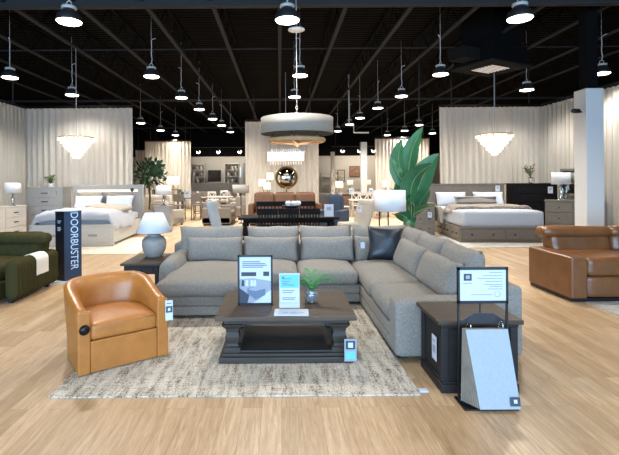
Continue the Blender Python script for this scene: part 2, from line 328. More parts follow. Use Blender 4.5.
curtain('cream curtain corner hanging behind the taupe bed and beside the pale column', [(5.55, 15.3), (9.1, 15.3), (9.12, 11.7)], 4.19, seed=3)
curtain('cream curtain panel behind the round mirror and cognac sofa', [(-1.45, 18.5), (1.66, 18.5)], 4.16, seed=4)
curtain('far cream curtain panel behind the fiddle leaf tree', [(-8.05, 26.3), (-5.3, 26.3)], 4.05, seed=5)
curtain('far cream curtain panel behind the banana plant', [(5.45, 25.2), (8.6, 25.2)], 4.02, seed=6)
curtain('farthest narrow cream curtain at the left of the fiddle leaf tree', [(-9.9, 30.2), (-8.3, 30.2)], 3.8, seed=8)

# ------------------------------------------------------------ high bay lamps
def bay():
    t = thing('high_bay_lamp', '', 'ceiling lamp')
    obj('housing', lathe(B(), [(.2, 0), (.205, .02), (.19, .1), (.13, .16), (.09, .2)], 20), 'lampbody', t)
    obj('lens', lathe(B(), [(.0, -.035), (.12, -.03), (.19, -.012), (.198, .0), (.198, .004)], 24), 'lens', t)
    obj('driver_box', lathe(B(), [(.115, .2), (.125, .22), (.12, .25), (.05, .26)], 16), 'cord', t)
    obj('hook', tube(B(), [(.045*math.cos(a), 0, .3+.045*math.sin(a)) for a in [k*PI/5 for k in range(11)]], .009, 5), 'cord', t)
    bm = B(); tube(bm, [(0, 0, .34), (.02, 0, .45), (.0, 0, .6), (.01, 0, .8), (.0, .0, .95), (.05, 0, 1.0), (.12, 0, 1.02)], .011, 5); tube(bm, [(0, 0, .95), (0, 0, 1.94)], .005, 4)
    obj('power_cord', bm, 'cord', t)
    l = bpy.data.lights.new('bay_light', 'SPOT'); l.energy = LAMP_W*4; l.color = LAMP_COL; l.spot_size = R(150); l.spot_blend = .6; l.shadow_soft_size = .2
    lo = bpy.data.objects.new('bay_light', l); C.objects.link(lo); lo.parent = t; lo.location = (0, 0, -.04)
    return t
LZ = 4.45
lamps = [(-3.48, 7.3, 'upper left, nearest row'), (.14, 7.3, 'above the grey sectional, nearest row'), (4.0, 7.3, 'beside the black duct, nearest row'),
 (-7.1, 11.6, 'high at the far left of the second row'), (-3.37, 11.6, 'second row, between the left chandelier and the drum'), (.55, 11.6, 'second row, directly above the drum chandelier'), (4.25, 11.6, 'second row, left of the black duct'), (8.5, 11.6, 'second row, beside the black upper column'),
 (-6.6, 14.0, 'third row, over the left bedroom set'), (-3.25, 14.6, 'third row, left of the drum chandelier'), (.5, 14.6, 'third row, behind the drum chandelier cable'), (4.05, 14.6, 'third row, above the banana plant'), (7.7, 13.7, 'third row, over the right bedroom set'),
 (-3.1, 17, 'fourth row, left of the middle curtain'), (3.8, 17, 'fourth row, right of the drum chandelier'),
 (-3.0, 19.7, 'fifth row, left of the middle curtain'), (3.6, 19.7, 'fifth row, right of the drum chandelier'), (-2.9, 22, 'sixth row, left of the middle curtain'), (3.5, 22, 'sixth row, right of the middle curtain'), (-2.8, 25, 'last of the row left of the middle curtain'), (3.3, 25, 'last of the row right of the middle curtain'),
 (-6.6, 20.9, 'nearest of three small ones above the far left curtain'), (-6.5, 24, 'middle of three small ones above the far left curtain'), (-6.3, 26.6, 'farthest of three small ones above the far left curtain'),
 (7.1, 22.4, 'small one over the tip of the banana plant'), (7.1, 25, 'small one just left of the banana plant tip'), (6.7, 27.4, 'smallest one over the far right curtain'), (9.2, 26.5, 'small distant one beside the right curtain edge')]
b0 = bay()
far_light = [c for c in b0.children if c.type == 'LIGHT'][0].data.copy(); far_light.energy = LAMP_W*6
farthest_light = far_light.copy(); farthest_light.energy = LAMP_W*7
mid_light = far_light.copy(); mid_light.energy = LAMP_W*3.4; mid_light.spot_size = R(140)
for i, (x, y, d) in enumerate(lamps):
    o = b0 if i == 0 else dup(b0); o.location = (x, y, LZ-(.1 if y < 8 else 0)); o.rotation_euler = (0, 0, (i*1.7) % 6.28)
    if y > 11:
        for ch in o.children:
            if ch.type == 'LIGHT': ch.data = farthest_light if y > 21 else far_light if y > 16 else mid_light
    o['label'] = 'round black high bay ceiling lamp, '+d; o['group'] = 'high bay lamps under the black ceiling'

# black roof duct with diffuser
t = thing('air_duct', 'black ceiling air unit with pale square diffuser, right of the nearest lamp', 'duct', (5.85, 12.2, 0), R(28))
obj('plenum', bx(-.75, .75, -.6, .6, 4.78, 5.3, bev=.02), 'blackwall', t); obj('duct_riser', bx(-.55, .65, -.5, .5, 5.3, 6.28), 'blackwall', t); obj('side_duct', bx(-1.35, -.75, -.25, .25, 4.85, 5.15), 'dark_wall', t)
f = obj('bottom_plate', bx(-.85, .85, -.7, .7, 4.74, 4.78), 'dark_wall', t); bm = B()
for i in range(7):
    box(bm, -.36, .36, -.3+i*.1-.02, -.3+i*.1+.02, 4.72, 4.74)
obj('diffuser', bm, 'diff', t); obj('diffuser_frame', bx(-.4, .4, -.36, .36, 4.735, 4.745), 'dark_wall', f)  # air grille lightened by a faint glow in its material, no lamp
for (x, z) in ((5.05, 4.9), (7.8, 5)):
    o = obj('ceiling_pipe', tube(B(), [(x, 15.9, 4.3), (x, 15.9, 6.2)], .03, 8), 'joist'); struct(o)
# track spotlights, with beams aimed at the distant white wall
for x, y in ((-1.5, 33), (-3, 33), (-4.6, 33), (-6.1, 33), (4.7, 33), (5.95, 33), (7.0, 33), (7.6, 33)):
    t = thing('track_spotlight', 'round lit spotlight on the track above the distant white wall', 'spotlight', (x, y, 3.85), 0, 'spotlights on the distant tracks')
    obj('spot_head', lathe(B(), [(.06, .14), (.1, .12), (.13, 0)], 12), 'lampbody', t, rot=(R(70), 0, 0)); 
    obj('spot_lens', lathe(B(), [(0, .04), (.09, .05), (.12, .0), (.14, -.02)], 12), 'lens', t, loc=(0, -.07, 0), rot=(R(70), 0, 0)); obj('spot_arm', bx(-.02, .02, -.02, .02, .1, .3), 'blackmetal', t)
    l = bpy.data.lights.new('spot_beam', 'SPOT'); l.energy = 80; l.color = (1, .9, .76); l.spot_size = R(110); l.spot_blend = .7; l.shadow_soft_size = .1
    lo = bpy.data.objects.new('spot_beam', l); C.objects.link(lo); lo.parent = t; lo.location = (0, .25, 0); lo.rotation_euler = (R(55), 0, 0)
for x0, x1 in ((-7, -1), (3.9, 8)):
    bm = bx(x0, x1, 32.97, 33.03, 4.15, 4.2)
    for q in (x0+.3, x1-.3): box(bm, q-.01, q+.01, 32.99, 33.01, 4.2, 6.3)
    o = obj('light_track', bm, 'lampbody'); tag(o, 'dark track rail carrying the spotlights, '+('left' if x0 < 0 else 'right')+' of the middle curtain', 'track')
o = obj('conduit', tube(B(), [(3.0, 19, 6.3), (3.0, 19, 4.02), (3.2, 19, 4.02), (3.2, 19, 3.72), (3.85, 19, 3.72)], .03, 6), 'cord'); tag(o, 'pale bent conduit pipe hanging right of the drum chandelier', 'pipe')

# ------------------------------------------------------------ rugs
def rug(label, x0, x1, y0, y1, m, rz=0, th=.012):
    cx, cy = (x0+x1)/2, (y0+y1)/2; w, d = (x1-x0), (y1-y0); bm = B(); n = 60
    bmesh.ops.create_grid(bm, x_segments=n, y_segments=n, size=1)
    for v in bm.verts:
        x, y = v.co.x*w/2, v.co.y*d/2; e = noise.noise(Vector((x*6, y*6, 3)))*.008
        if abs(v.co.x) > .99: x += e
        if abs(v.co.y) > .99: y += e
        v.co = Vector((x, y, th))
    r = bmesh.ops.extrude_face_region(bm, geom=bm.faces[:]); 
    for g in r['geom']:
        if isinstance(g, bmesh.types.BMVert): g.co.z = .0005
    bmesh.ops.recalc_face_normals(bm, faces=bm.faces[:])
    o = obj('rug', bm, m); o.location = (cx, cy, 0); o.rotation_euler.z = rz; tag(o, label, 'rug'); return o
rug('distressed grey and ivory rug under the coffee table', -1.84, 1.09, 3.45, 6.0, 'rug')
o = obj('rug_label', bx(1.1, 1.17, 3.5, 3.55, .001, .012), 'paper'); tag(o, 'small white paper label at the right front corner of the distressed rug', 'label')
rug('cream rug under the white bed', -6.9, -3.35, 10.2, 13.2, 'rug2')
rug('grey patterned rug at the foot of the taupe bed', 3.95, 7.9, 10.75, 13.2, 'rug3')
rug('pale grey rug in front of the brown leather sofa', 4.15, 7.2, 3.4, 6.0, 'rug3')
rug('grey rug at the feet of the green sofa', -7, -3.95, 4.3, 6.1, 'rug3')

# ------------------------------------------------------------ sectional sofa
t = thing('sectional_sofa', 'large grey fabric sectional sofa with chaise, facing the coffee table', 'sofa', (0, 0, .0))
def put(name, bm, loc, rot=(0, 0, 0), m='sofa', p=None, smooth=True): return obj(name, bm, m, p or t, smooth, loc, rot)
def rail(x0, x1, y0, y1):
    bm = B(); box(bm, x0, x1, y0, y1, .055, .165, bev=.018, seg=3); box(bm, x0, x1, y0, y1, .172, .29, bev=.018, seg=3); box(bm, x0+.02, x1-.02, y0+.02, y1-.02, .06, .28); return bm
put('chaise_frame', rail(-1.47, -.5, 5.36, 6.9), (0, 0, 0), smooth=False); put('seat_frame', rail(-.5, 1.06, 5.9, 6.95), (0, 0, 0), smooth=False); put('seat_frame', rail(1.06, 2.0, 4.25, 6.95), (0, 0, 0), smooth=False)
put('back_frame', bx(-1.68, 2.22, 6.93, 7.25, .055, .72, bev=.05, seg=4), (0, 0, 0), smooth=False)
put('back_frame', bx(1.98, 2.24, 4.06, 7.2, .055, .7, bev=.04, seg=4), (0, 0, 0), smooth=False)
for c in ((-1.4, 5.5), (-.6, 5.5), (1.15, 4.2), (2.1, 4.2), (-1.5, 7.1), (2.1, 7.1), (.3, 6.1)): put('foot', bx(-.04, .04, -.04, .04, .0125, .07), (c[0], c[1], 0), m='blackmetal', smooth=False)
# left low rounded arm and right front arm
put('arm', soft(.26, 1.25, .57, .12, .02, wr=.008, seed=1), (-1.525, 6.5, .05)); put('arm', soft(1.17, .26, .525, .05, .015, wr=.004, seed=2), (1.635, 4.17, .05))
# seat cushions
put('seat_cushion', soft(1.06, 1.5, .19, .09, .065, 18, .008, 3), (-1.0, 6.03, .285))
put('seat_cushion', soft(.73, 1.0, .19, .08, .06, 14, .007, 4), (-.125, 6.34, .285)); put('seat_cushion', soft(.81, 1.0, .19, .08, .06, 14, .007, 5), (.645, 6.34, .285))
put('seat_cushion', soft(.74, .92, .19, .08, .05, 14, .008, 6), (1.42, 4.75, .285)); put('seat_cushion', soft(.74, 1.62, .19, .08, .05, 18, .008, 7), (1.42, 5.99, .285))
# back cushions: seated on the seats, leaning back
def pc(name, x, y, z, w, h, th, rz, tilt, seed): put(name, pillow(w, h, th, seed=seed), (x, y, z), (R(tilt), 0, rz))
for i, (x0, x1) in enumerate(((-1.58, -.58), (-.52, .3), (.3, 1.12), (1.12, 2.0))): pc('back_cushion', (x0+x1)/2, 6.84, .44, x1-x0+.0, .55, .27, R(0), -10, i)
for i, (x0, x1) in enumerate(((-1.42, -.56), (-.56, .27), (.3, 1.12), (1.12, 1.85))): pc('lumbar_cushion', (x0+x1)/2, 6.62, .47, x1-x0, .38, .21, 0, -12, i+10)
for i, (y0, y1) in enumerate(((4.28, 5.12), (5.1, 5.95), (5.93, 6.75))): pc('back_cushion', 1.87, (y0+y1)/2, .44, y1-y0+.03, .56, .29, R(-90), -9, i+20)
for i, (y0, y1) in enumerate(((4.33, 5.38), (5.36, 6.45))): pc('lumbar_cushion', 1.67, (y0+y1)/2, .46, y1-y0, .42, .26, R(-90), -20, i+30)
o = obj('throw_pillow', pillow(.5, .5, .18, seed=44, ears=.09), 'blackleather', None, True, (1.5, 6.33, .52), (R(-16), R(3), R(-6))); tag(o, 'black leather square throw pillow in the corner of the sectional', 'pillow')
o = obj('price_tag', bx(-.03, .03, -.003, .003, -.045, .045), 'paper', None, False, (1.2, 6.42, .74)); tag(o, 'small white tag hanging beside the black leather pillow', 'tag')

# ------------------------------------------------------------ barrel swivel chair
t = thing('swivel_chair', 'tan leather barrel swivel armchair at the left front of the rug', 'armchair', (-1.655, 4.34, .013), R(36))
def chair_path(n=48):
    pts = []
    for i in range(7): pts.append((-.405, -.39+.42*i/6))
    for i in range(1, n):
        a = PI*i/n; ex = .72; c, s = math.cos(a), math.sin(a)
        pts.append((-.405*math.copysign(abs(c)**ex, c), .03+.36*abs(s)**ex))
    for i in range(7): pts.append((.405, .03-.42*i/6))
    return [Vector(p) for p in pts]
pp = chair_path(); bm = B(); rings = []; N_ = len(pp)
for i, p in enumerate(pp):
    a, b = pp[max(0, i-1)], pp[min(N_-1, i+1)]; d = (b-a).normalized(); inn = Vector((d.y, -d.x))
    if inn.dot(Vector((0, -.05))-p) < 0: inn = -inn
    k = (p.y+.39)/.78; k = max(0, min(1, k)); h = .565+.155*(k*k*(3-2*k))
    th = .1+.02*k; flare = .03*k
    sec = [(0.012, .004), (0.005, .25), (-flare*.5, .45 if h > .5 else .4), (-flare, h-.03), (-flare+.012, h-.008), (-flare+th*.35, h), (-flare+th*.7, h-.006), (-flare+th*.95, h-.035), (th, h-.12), (th+.01, .3)]
    rings.append([bm.verts.new((p.x+inn.x*o_, p.y+inn.y*o_, z)) for o_, z in sec])
for a, b in zip(rings, rings[1:]):
    for k in range(len(a)-1): f = bm.faces.new((a[k], b[k], b[k+1], a[k+1])); f.smooth = True
bm.faces.new(rings[0]); bm.faces.new(list(reversed(rings[-1])))
bmesh.ops.recalc_face_normals(bm, faces=bm.faces[:])
obj('barrel_shell', bm, 'leather', t)
# piping along the shell front posts and rim
for s in (-1, 1):
    obj('arm_post', bx(min(s*.405, s*.3), max(s*.405, s*.3), -.405, -.37, .004, .555, bev=.014, seg=3), 'leather', t)
rim = [(r[3].co+Vector((0, 0, .0))) for r in rings] if False else None
bm = B(); poly = [(p.x*.8, p.y*.8) for p in pp]
obj('front_panel', bx(-.3, .3, -.395, -.34, .006, .285, bev=.012), 'leather', t)
obj('seat_deck', bx(-.3, .3, -.36, .25, .2, .285), 'leather', t)
bm = soft(.6, .66, .145, .035, .035, 14, .003, 3)
for v in bm.verts:
    if v.co.y > .05:
        k = (v.co.y-.05)/.28; v.co.x *= 1-.28*k*k
cu = obj('seat_cushion', bm, 'leather', t, True, (0, -.07, .285))
pts = [(-.29, -.4, .415), (.29, -.4, .415)]; obj('piping', tube(B(), [(-.285, -.325, .128), (.285, -.325, .128)], .005, 6), 'leather', cu)
obj('swivel_base', lathe(B(), [(.27, 0), (.27, .035)], 28), 'blackmetal', t)
for a in (50, 90, 130):
    i = int(7+47*(a/180)); r = rings_pos = None
    p = pp[i]; d = Vector((-p.x, -.05-p.y)).normalized(); q = p+d*.125
    obj('seam', tube(B(), [(q.x, q.y, .32), (p.x+d.x*.105, p.y+d.y*.105, .62), (p.x+d.x*.07, p.y+d.y*.07, .72)], .003, 5), 'leather', t)
obj('arm_badge', lathe(B(), [(.0, .0), (.04, .0), (.045, .006), (.0, .012)], 16), 'blackmetal', t, False, (-.352, -.405, .4), (R(90), 0, 0))['label'] = 'round black badge'
o = thing('price_tag', 'white and black price tag hanging from the right arm of the tan chair', 'tag', (-1.075, 4.23, .36), R(20))
obj('tag_card', bx(-.035, .035, -.003, .003, 0, .19), 'paper', o); obj('tag_print', bx(-.03, .03, -.005, -.003, .075, .135), 'inkdark', o); obj('tag_logo', bx(-.012, .012, -.0065, -.005, .09, .12), 'paper', o); obj('tag_print', bx(-.022, .022, -.005, -.003, .16, .166), 'inkdark', o)

# ------------------------------------------------------------ coffee table
t = thing('coffee_table', 'dark weathered wood coffee table on turned columns and a plinth', 'table', (.045, 4.5, .013))
def topmesh(w, d, z0, z1): return bx(-w/2, w/2, -d/2, d/2, z0, z1, bev=.008)
bm = topmesh(1.3, .96, .395, .435); obj('tabletop', bm, 'darkwood_top', t); obj('apron', bx(-.58, .58, -.42, .42, .35, .395, bev=.006), 'darkwood', t)
obj('plinth', box(bx(-.62, .62, -.46, .46, 0, .055, bev=.01), -.6, .6, -.44, .44, .055, .085, bev=.008), 'darkwood', t); obj('shelf', bx(-.56, .56, -.4, .4, .085, .1), 'shelfdark', t)
for sx in (-1, 1):
    for sy in (-1, 1):
        bm = B(); prof = [(.075, .085), (.075, .13), (.055, .14), (.05, .16), (.062, .2), (.066, .23), (.055, .27), (.062, .3), (.085, .33), (.095, .35)]
        rr = []
        for r_, z in prof: rr.append([bm.verts.new((sx*.5+a*r_, sy*.34+b*r_, z)) for a, b in ((-1, -1), (1, -1), (1, 1), (-1, 1))])
        for a, b in zip(rr, rr[1:]):
            for k in range(4): bm.faces.new((a[k], a[(k+1) % 4], b[(k+1) % 4], b[k]))
        bm.faces.new(list(reversed(rr[0]))); bm.faces.new(rr[-1]); obj('leg', bm, 'darkwood', t)
o = thing('price_tag', 'two part price tag hanging at the right front of the coffee table', 'tag', (.625, 3.97, .06), 0)
obj('tag_holder', bx(-.055, .055, -.003, .004, 0, .2), 'inkgrey', o); obj('tag_card', bx(-.042, .042, -.006, -.003, .02, .09), 'print_blue', o); obj('tag_print', bx(-.042, .042, -.006, -.003, .11, .185), 'inkdark', o); obj('tag_logo', bx(-.022, .022, -.008, -.006, .125, .17), 'paper', o)
TZ = .448
# framed poster
o = thing('poster_frame', 'black framed sofa advertisement standing on the coffee table', 'sign', (-.255, 4.42, TZ), 0)
fr = B(); W_, H_ = .35, .5
for a in ((-W_/2, -W_/2+.018, 0, H_), (W_/2-.018, W_/2, 0, H_), (-W_/2, W_/2, 0, .022), (-W_/2, W_/2, H_-.018, H_)): box(fr, a[0], a[1], -.012, .012, a[2], a[3])
obj('frame', fr, 'blackmetal', o); pb = obj('poster', bx(-.158, .158, -.004, .006, .02, .483), 'paper', o)
for k, (a, b, z) in enumerate(((-.13, .05, .43), (-.13, .1, .41), (-.13, .12, .393), (-.13, .08, .375))): obj('poster_text', bx(a, b, -.006, -.004, z, z+.009), 'ink', pb)
obj('poster_photo', bx(-.157, .157, -.0055, -.004, .022, .34), 'inkgrey', pb)
def poly(pts, y, m, nm='poster_print'): return obj(nm, prism(B(), pts, y-.001, y), m, pb)
poly([(-.157, .22), (.157, .2), (.157, .34), (-.157, .34)], -.0058, 'paper'); poly([(-.14, .29), (.01, .29), (.01, .33), (-.14, .33)], -.007, 'inkdark'); poly([(.08, .29), (.14, .29), (.14, .335), (.08, .335)], -.007, 'inkdark')
poly([(-.157, .18), (-.02, .2), (.157, .19), (.157, .24), (-.02, .27), (-.157, .26)], -.007, 'inkgrey')
for x in (-.14, -.1, -.05, -.02): poly([(x, .19), (x+.03, .19), (x+.028, .25), (x+.004, .25)], -.008, 'paper' if x > -.12 else 'inkdark')
poly([(-.157, .022), (-.08, .022), (-.06, .1), (-.157, .17)], -.008, 'inkdark'); poly([(-.08, .12), (-.0, .055), (.1, .1), (.1, .16), (.03, .19), (-.08, .17)], -.0085, 'ink'); poly([(-.08, .16), (0, .14), (.1, .165), (.03, .195)], -.0095, 'inkgrey')
poly([(-.03, .022), (.157, .022), (.157, .15), (.11, .12), (.03, .05)], -.0075, 'paper')
# acrylic stand with blue card
o = thing('sign_holder', 'clear acrylic holder with a blue and white card on the coffee table', 'sign', (.085, 4.3, TZ), 0)
obj('acrylic_panel', box(bx(-.1, .1, -.003, .003, 0, .34), -.1, .1, 0, .09, 0, .004), 'acrylic', o); cd = obj('card', bx(-.09, .09, -.006, -.003, .06, .33), 'paper', o)
obj('card_header', bx(-.09, .09, -.008, -.006, .2, .33), 'print_blue', cd); obj('card_print', bx(-.07, -.05, -.0095, -.008, .29, .31), 'ink', cd)
for z, a in ((.285, .02), (.26, 0), (.24, -.02), (.225, .05), (.17, .05), (.15, .03), (.1, .06), (.085, .05)): obj('card_print', bx(-.07, a, -.0095, -.006, z, z+.006), 'ink', cd)
o = obj('brochure', bx(-.16, .16, -.12, .06, 0, .012), 'paper', None, False, (.1, 4.17, TZ), (0, 0, R(-2))); tag(o, 'white brochure lying flat in front of the blue card', 'brochure')
for a, b in ((-.08, -.03), (-.01, .05), (.07, .12)): obj('brochure_print', bx(a, b, -.06, -.045, .012, .0125), 'inkgrey', o)
# fern in glass jar
o = thing('potted_fern', 'small fern in a round glass jar on the coffee table', 'plant', (.31, 4.5, TZ))
obj('glass_jar', shell(B(), [(.04, .0), (.065, .02), (.075, .06), (.07, .1), (.055, .125), (.058, .13)], 20, .004), 'glass', o); obj('moss', lathe(B(), [(.0, .005), (.055, .02), (.063, .06), (.055, .085), (0, .09)], 16), 'soil', o)
fb = B(); r = random.Random(5)
for k in range(16):
    a = r.uniform(0, 2*PI); L_ = r.uniform(.13, .25); up = r.uniform(.05, .2); tip = Vector((math.cos(a)*L_, math.sin(a)*L_*.8, .13+up)); base = Vector((0, 0, .1))
    if k < 3: tip = Vector((.2+.04*k, -.03*k, .2+.03*k))
    for j in range(1, 11):
        tt = j/10; c = base.lerp(tip, tt)+Vector((0, 0, .06*math.sin(PI*tt))); d = (tip-base).normalized(); s = d.cross(Vector((0, 0, 1))).normalized()
        ln = .05*(1-tt*.7)
        for sg in (-1, 1): leaf_blade(fb, c, c+s*sg*ln+d*ln*.5+Vector((0, 0, .01)), .014, (0, 0, .004), d, .1, 4)
    tube(fb, [base.lerp(tip, q/5)+Vector((0, 0, .06*math.sin(PI*q/5))) for q in range(6)], .0015, 4)
obj('fronds', fb, 'fern', o)

# ------------------------------------------------------------ left end table and lamp
t = thing('end_table', 'dark wood end table with drawer beside the chaise, carrying the ceramic lamp', 'table', (-1.94, 6.5, 0)); t.scale = (.92, 1, 1)
obj('tabletop', bx(-.3, .3, -.43, .43, .525, .56, bev=.006), 'endtop', t); obj('apron', bx(-.26, .26, -.38, .38, .4, .525), 'endwood', t)
d = obj('drawer', bx(-.18, .18, -.395, -.38, .415, .51, bev=.003), 'endwood', t); obj('knob', soft(.03, .03, .03, .014, n=3, wr=0), 'blackmetal', d, True, (0, -.41, .448))
for sx in (-1, 1):
    for sy in (-1, 1): obj('leg', bx(sx*.235-.03, sx*.235+.03, sy*.35-.03, sy*.35+.03, 0, .4), 'endwood', t)
t = thing('table_lamp', 'grey ceramic jar lamp with white tapered shade on the left end table', 'lamp', (-1.9, 6.62, .56))
obj('lamp_base', lathe(B(), [(.1, 0), (.12, .02), (.165, .1), (.182, .19), (.175, .25), (.14, .3), (.1, .315), (.095, .335), (.1, .34)], 32), 'ceramic', t)
obj('stem', tube(B(), [(0, 0, .33), (0, 0, .42)], .012), 'blackmetal', t); obj('lamp_shade', shell(B(), [(.265, .37), (.135, .66)], 40, .004), 'shade', t)
obj('finial', tube(B(), [(0, 0, .42), (0, 0, .7)], .006), 'blackmetal', t); obj('cross_bar', tube(B(), [(-.13, 0, .65), (.13, 0, .65)], .004), 'blackmetal', t)

# ------------------------------------------------------------ right end table, sign stand, flip book
t = thing('end_table', 'dark espresso box end table at the front right arm of the sectional', 'table', (1.575, 3.74, 0))
obj('tabletop', bx(-.34, .34, -.28, .28, .545, .582, bev=.01), 'endtop', t); obj('cornice', bx(-.31, .31, -.255, .255, .515, .545, bev=.008), 'endwood', t)
obj('body', bx(-.28, .28, -.235, .235, .07, .515), 'endwood', t); obj('plinth', box(bx(-.31, .31, -.26, .26, 0, .07, bev=.01), -.295, .295, -.25, .25, .07, .09, bev=.006), 'endwood', t)
for sx in (-1, 1):
    obj('corner_post', bx(sx*.275-.03, sx*.275+.03, -.25, -.19, .09, .515, bev=.005), 'endwood', t); obj('corner_post', bx(sx*.275-.03, sx*.275+.03, .19, .25, .09, .515, bev=.005), 'endwood', t)
dd = obj('door', bx(-.22, .22, -.245, -.235, .11, .5, bev=.004), 'endwood', t); obj('side_panel', bx(-.288, -.28, -.17, .17, .12, .5), 'endwood', t)
o = thing('price_tag', 'white tag stuck to the left side of the espresso end table', 'tag', (1.275, 3.66, .2))
obj('tag_card', bx(-.004, 0, -.05, .05, 0, .2), 'paper', o); obj('tag_print', bx(-.005, -.004, -.03, .03, .06, .12), 'inkgrey', o); obj('tag_print', bx(-.005, -.004, -.03, .03, .15, .165), 'inkgrey', o)
t = thing('sign_stand', 'black floor sign stand with a pale landscape notice in front of the espresso table', 'sign', (1.54, 3.36, 0)); t.scale = (1, 1, .966)
bm = B()
for sx in (-1, 1): box(bm, sx*.185-.007, sx*.185+.007, -.008, .008, .0, 1.06)
obj('post', bm, 'blackmetal', t); bm = B(); box(bm, -.192, .192, -.012, .012, 1.04, 1.062); box(bm, -.192, .192, -.012, .012, .775, .797); box(bm, -.192, -.176, -.012, .012, .775, 1.06); box(bm, .176, .192, -.012, .012, .775, 1.06); obj('frame', bm, 'blackmetal', t)
pn = obj('notice', bx(-.178, .178, -.006, .006, .795, 1.042), 'paper', t)
lg = obj('notice_logo', bx(-.145, -.085, -.009, -.006, .955, 1.01), 'inkdark', pn); obj('logo_mark', bx(-.13, -.1, -.0105, -.009, .97, .997), 'inkgrey', lg); obj('notice_print', bx(-.15, -.08, -.008, -.006, .93, .938), 'inkgrey', pn)
for z, a, b in ((1.015, .05, .15), (.99, .0, .15), (.968, -.04, .15), (.945, .02, .15), (.92, .01, .15), (.905, .05, .15), (.885, .04, .15), (.84, -.09, .07)): obj('notice_print', bx(a, b, -.008, -.006, z, z+.007), 'inkgrey', pn)
bm = B(); cc = [(.11+.025*math.cos(k*PI/3), -.007, .85+.025*math.sin(k*PI/3)) for k in range(7)]; tube(bm, cc, .0025, 4); obj('notice_emblem', bm, 'inkgrey', pn)
obj('hanger_plate', prism(B(), [(-.17, .62), (.17, .62), (.17, .64), (.07, .7), (-.07, .7), (-.17, .64)], -.014, -.004), 'navy2', t); obj('centre_rod', tube(B(), [(-.02, 0, .62), (-.02, 0, .78)], .006), 'blackmetal', t); obj('base', bx(-.2, .2, -.14, .06, 0, .012), 'blackmetal', t)
o = thing('sample_book', 'grey paper flip book of samples hanging in front of the espresso table', 'book', (1.525, 3.33, 0), 0)
for i in range(9):
    y = -.015-.004*i; k = i/8; x0 = -.175+.085*k; x1 = .16+.02*k; yb = -.0-.13*k
    bm = B(); vs = [(-.16+.012*k, y, .575), (.155+.012*k, y, .575), (x1+.025, yb-.02, .03+.0*k), (x0, yb-.02, .03)]
    a = [bm.verts.new(v) for v in vs]; b = [bm.verts.new((v[0], v[1]+.003, v[2])) for v in vs]
    bm.faces.new(a); bm.faces.new(list(reversed(b)))
    for j in range(4): bm.faces.new((a[(j+1) % 4], a[j], b[j], b[(j+1) % 4]))
    bmesh.ops.recalc_face_normals(bm, faces=bm.faces[:]); pg = obj('page', bm, 'book' if i == 8 else 'swatch', o)
qs = Matrix.Rotation(math.atan2(.545, .1), 4, 'X')
lgo = obj('page_logo', bx(-.035, .035, -.002, .002, -.03, .03), 'inkdark', pg, False, (.165, -.1515, .085), (R(-11), 0, 0)); obj('logo_mark', bx(-.012, .012, -.004, -.002, -.01, .015), 'paper', lgo)
for x in (-.11, .13): obj('ring', tube(B(), [(x, -.02+.03*math.cos(a), .59+.045*math.sin(a)) for a in [k*PI/6 for k in range(13)]], .003, 5), 'chrome', o)

# ------------------------------------------------------------ promotional banner
t = thing('banner_stand', 'tall dark blue promotional banner reading DOORBUSTER beside the green sofa', 'sign', (-3.6, 7.45, 0))
obj('body', prism(B(), [(0, 0)], 0, 0) if False else bx(-.0, .0001, 0, .0001, .02, .03), 'white', t) if False else None
def vpan(x0, y0, x1, y1, z0, z1, m, nm):
    bm = B(); d = Vector((x1-x0, y1-y0)).normalized()*1; n_ = Vector((d.y, -d.x))*.006
    v = [(x0, y0), (x1, y1), (x1-n_.x, y1-n_.y), (x0-n_.x, y0-n_.y)]
    lo = [bm.verts.new((a, b, z0)) for a, b in v]; hi = [bm.verts.new((a, b, z1)) for a, b in v]; bm.faces.new(list(reversed(lo))); bm.faces.new(hi)
    for k in range(4): bm.faces.new((lo[k], lo[(k+1) % 4], hi[(k+1) % 4], hi[k]))
    return obj(nm, bm, m, t)
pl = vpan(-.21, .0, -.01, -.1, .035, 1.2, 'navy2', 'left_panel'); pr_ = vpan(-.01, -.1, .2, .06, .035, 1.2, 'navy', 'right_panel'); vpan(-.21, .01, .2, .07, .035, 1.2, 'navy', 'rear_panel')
bm = B(); prism(bm, [(-.22, 0), (.21, 0), (.21, .03), (-.22, .03)], -.12, .1); obj('base', bm, 'white', t); bm = B(); box(bm, -.21, .2, -.1, .08, 1.2, 1.225); obj('top_trim', bm, 'white', t)
ang = math.atan2(.16, .21); dx, dy = math.cos(ang), math.sin(ang)
textobj('lettering', 'DOORBUSTER', .168, 'letter', pr_, (-.01+dx*.15+.004, -.1+dy*.15-.005, .7), (R(90), R(90), ang), sx=.9)
for z, l in ((1.03, .09), (1.0, .06), (.92, .07), (.895, .09), (.87, .06)): obj('panel_text', bx(-l/2, l/2, -.002, 0, 0, .012), 'letter', pl, False, (-.14+l/4, -(.07+l/4)*.5-.004, z), (0, 0, -math.atan2(.1, .2)))

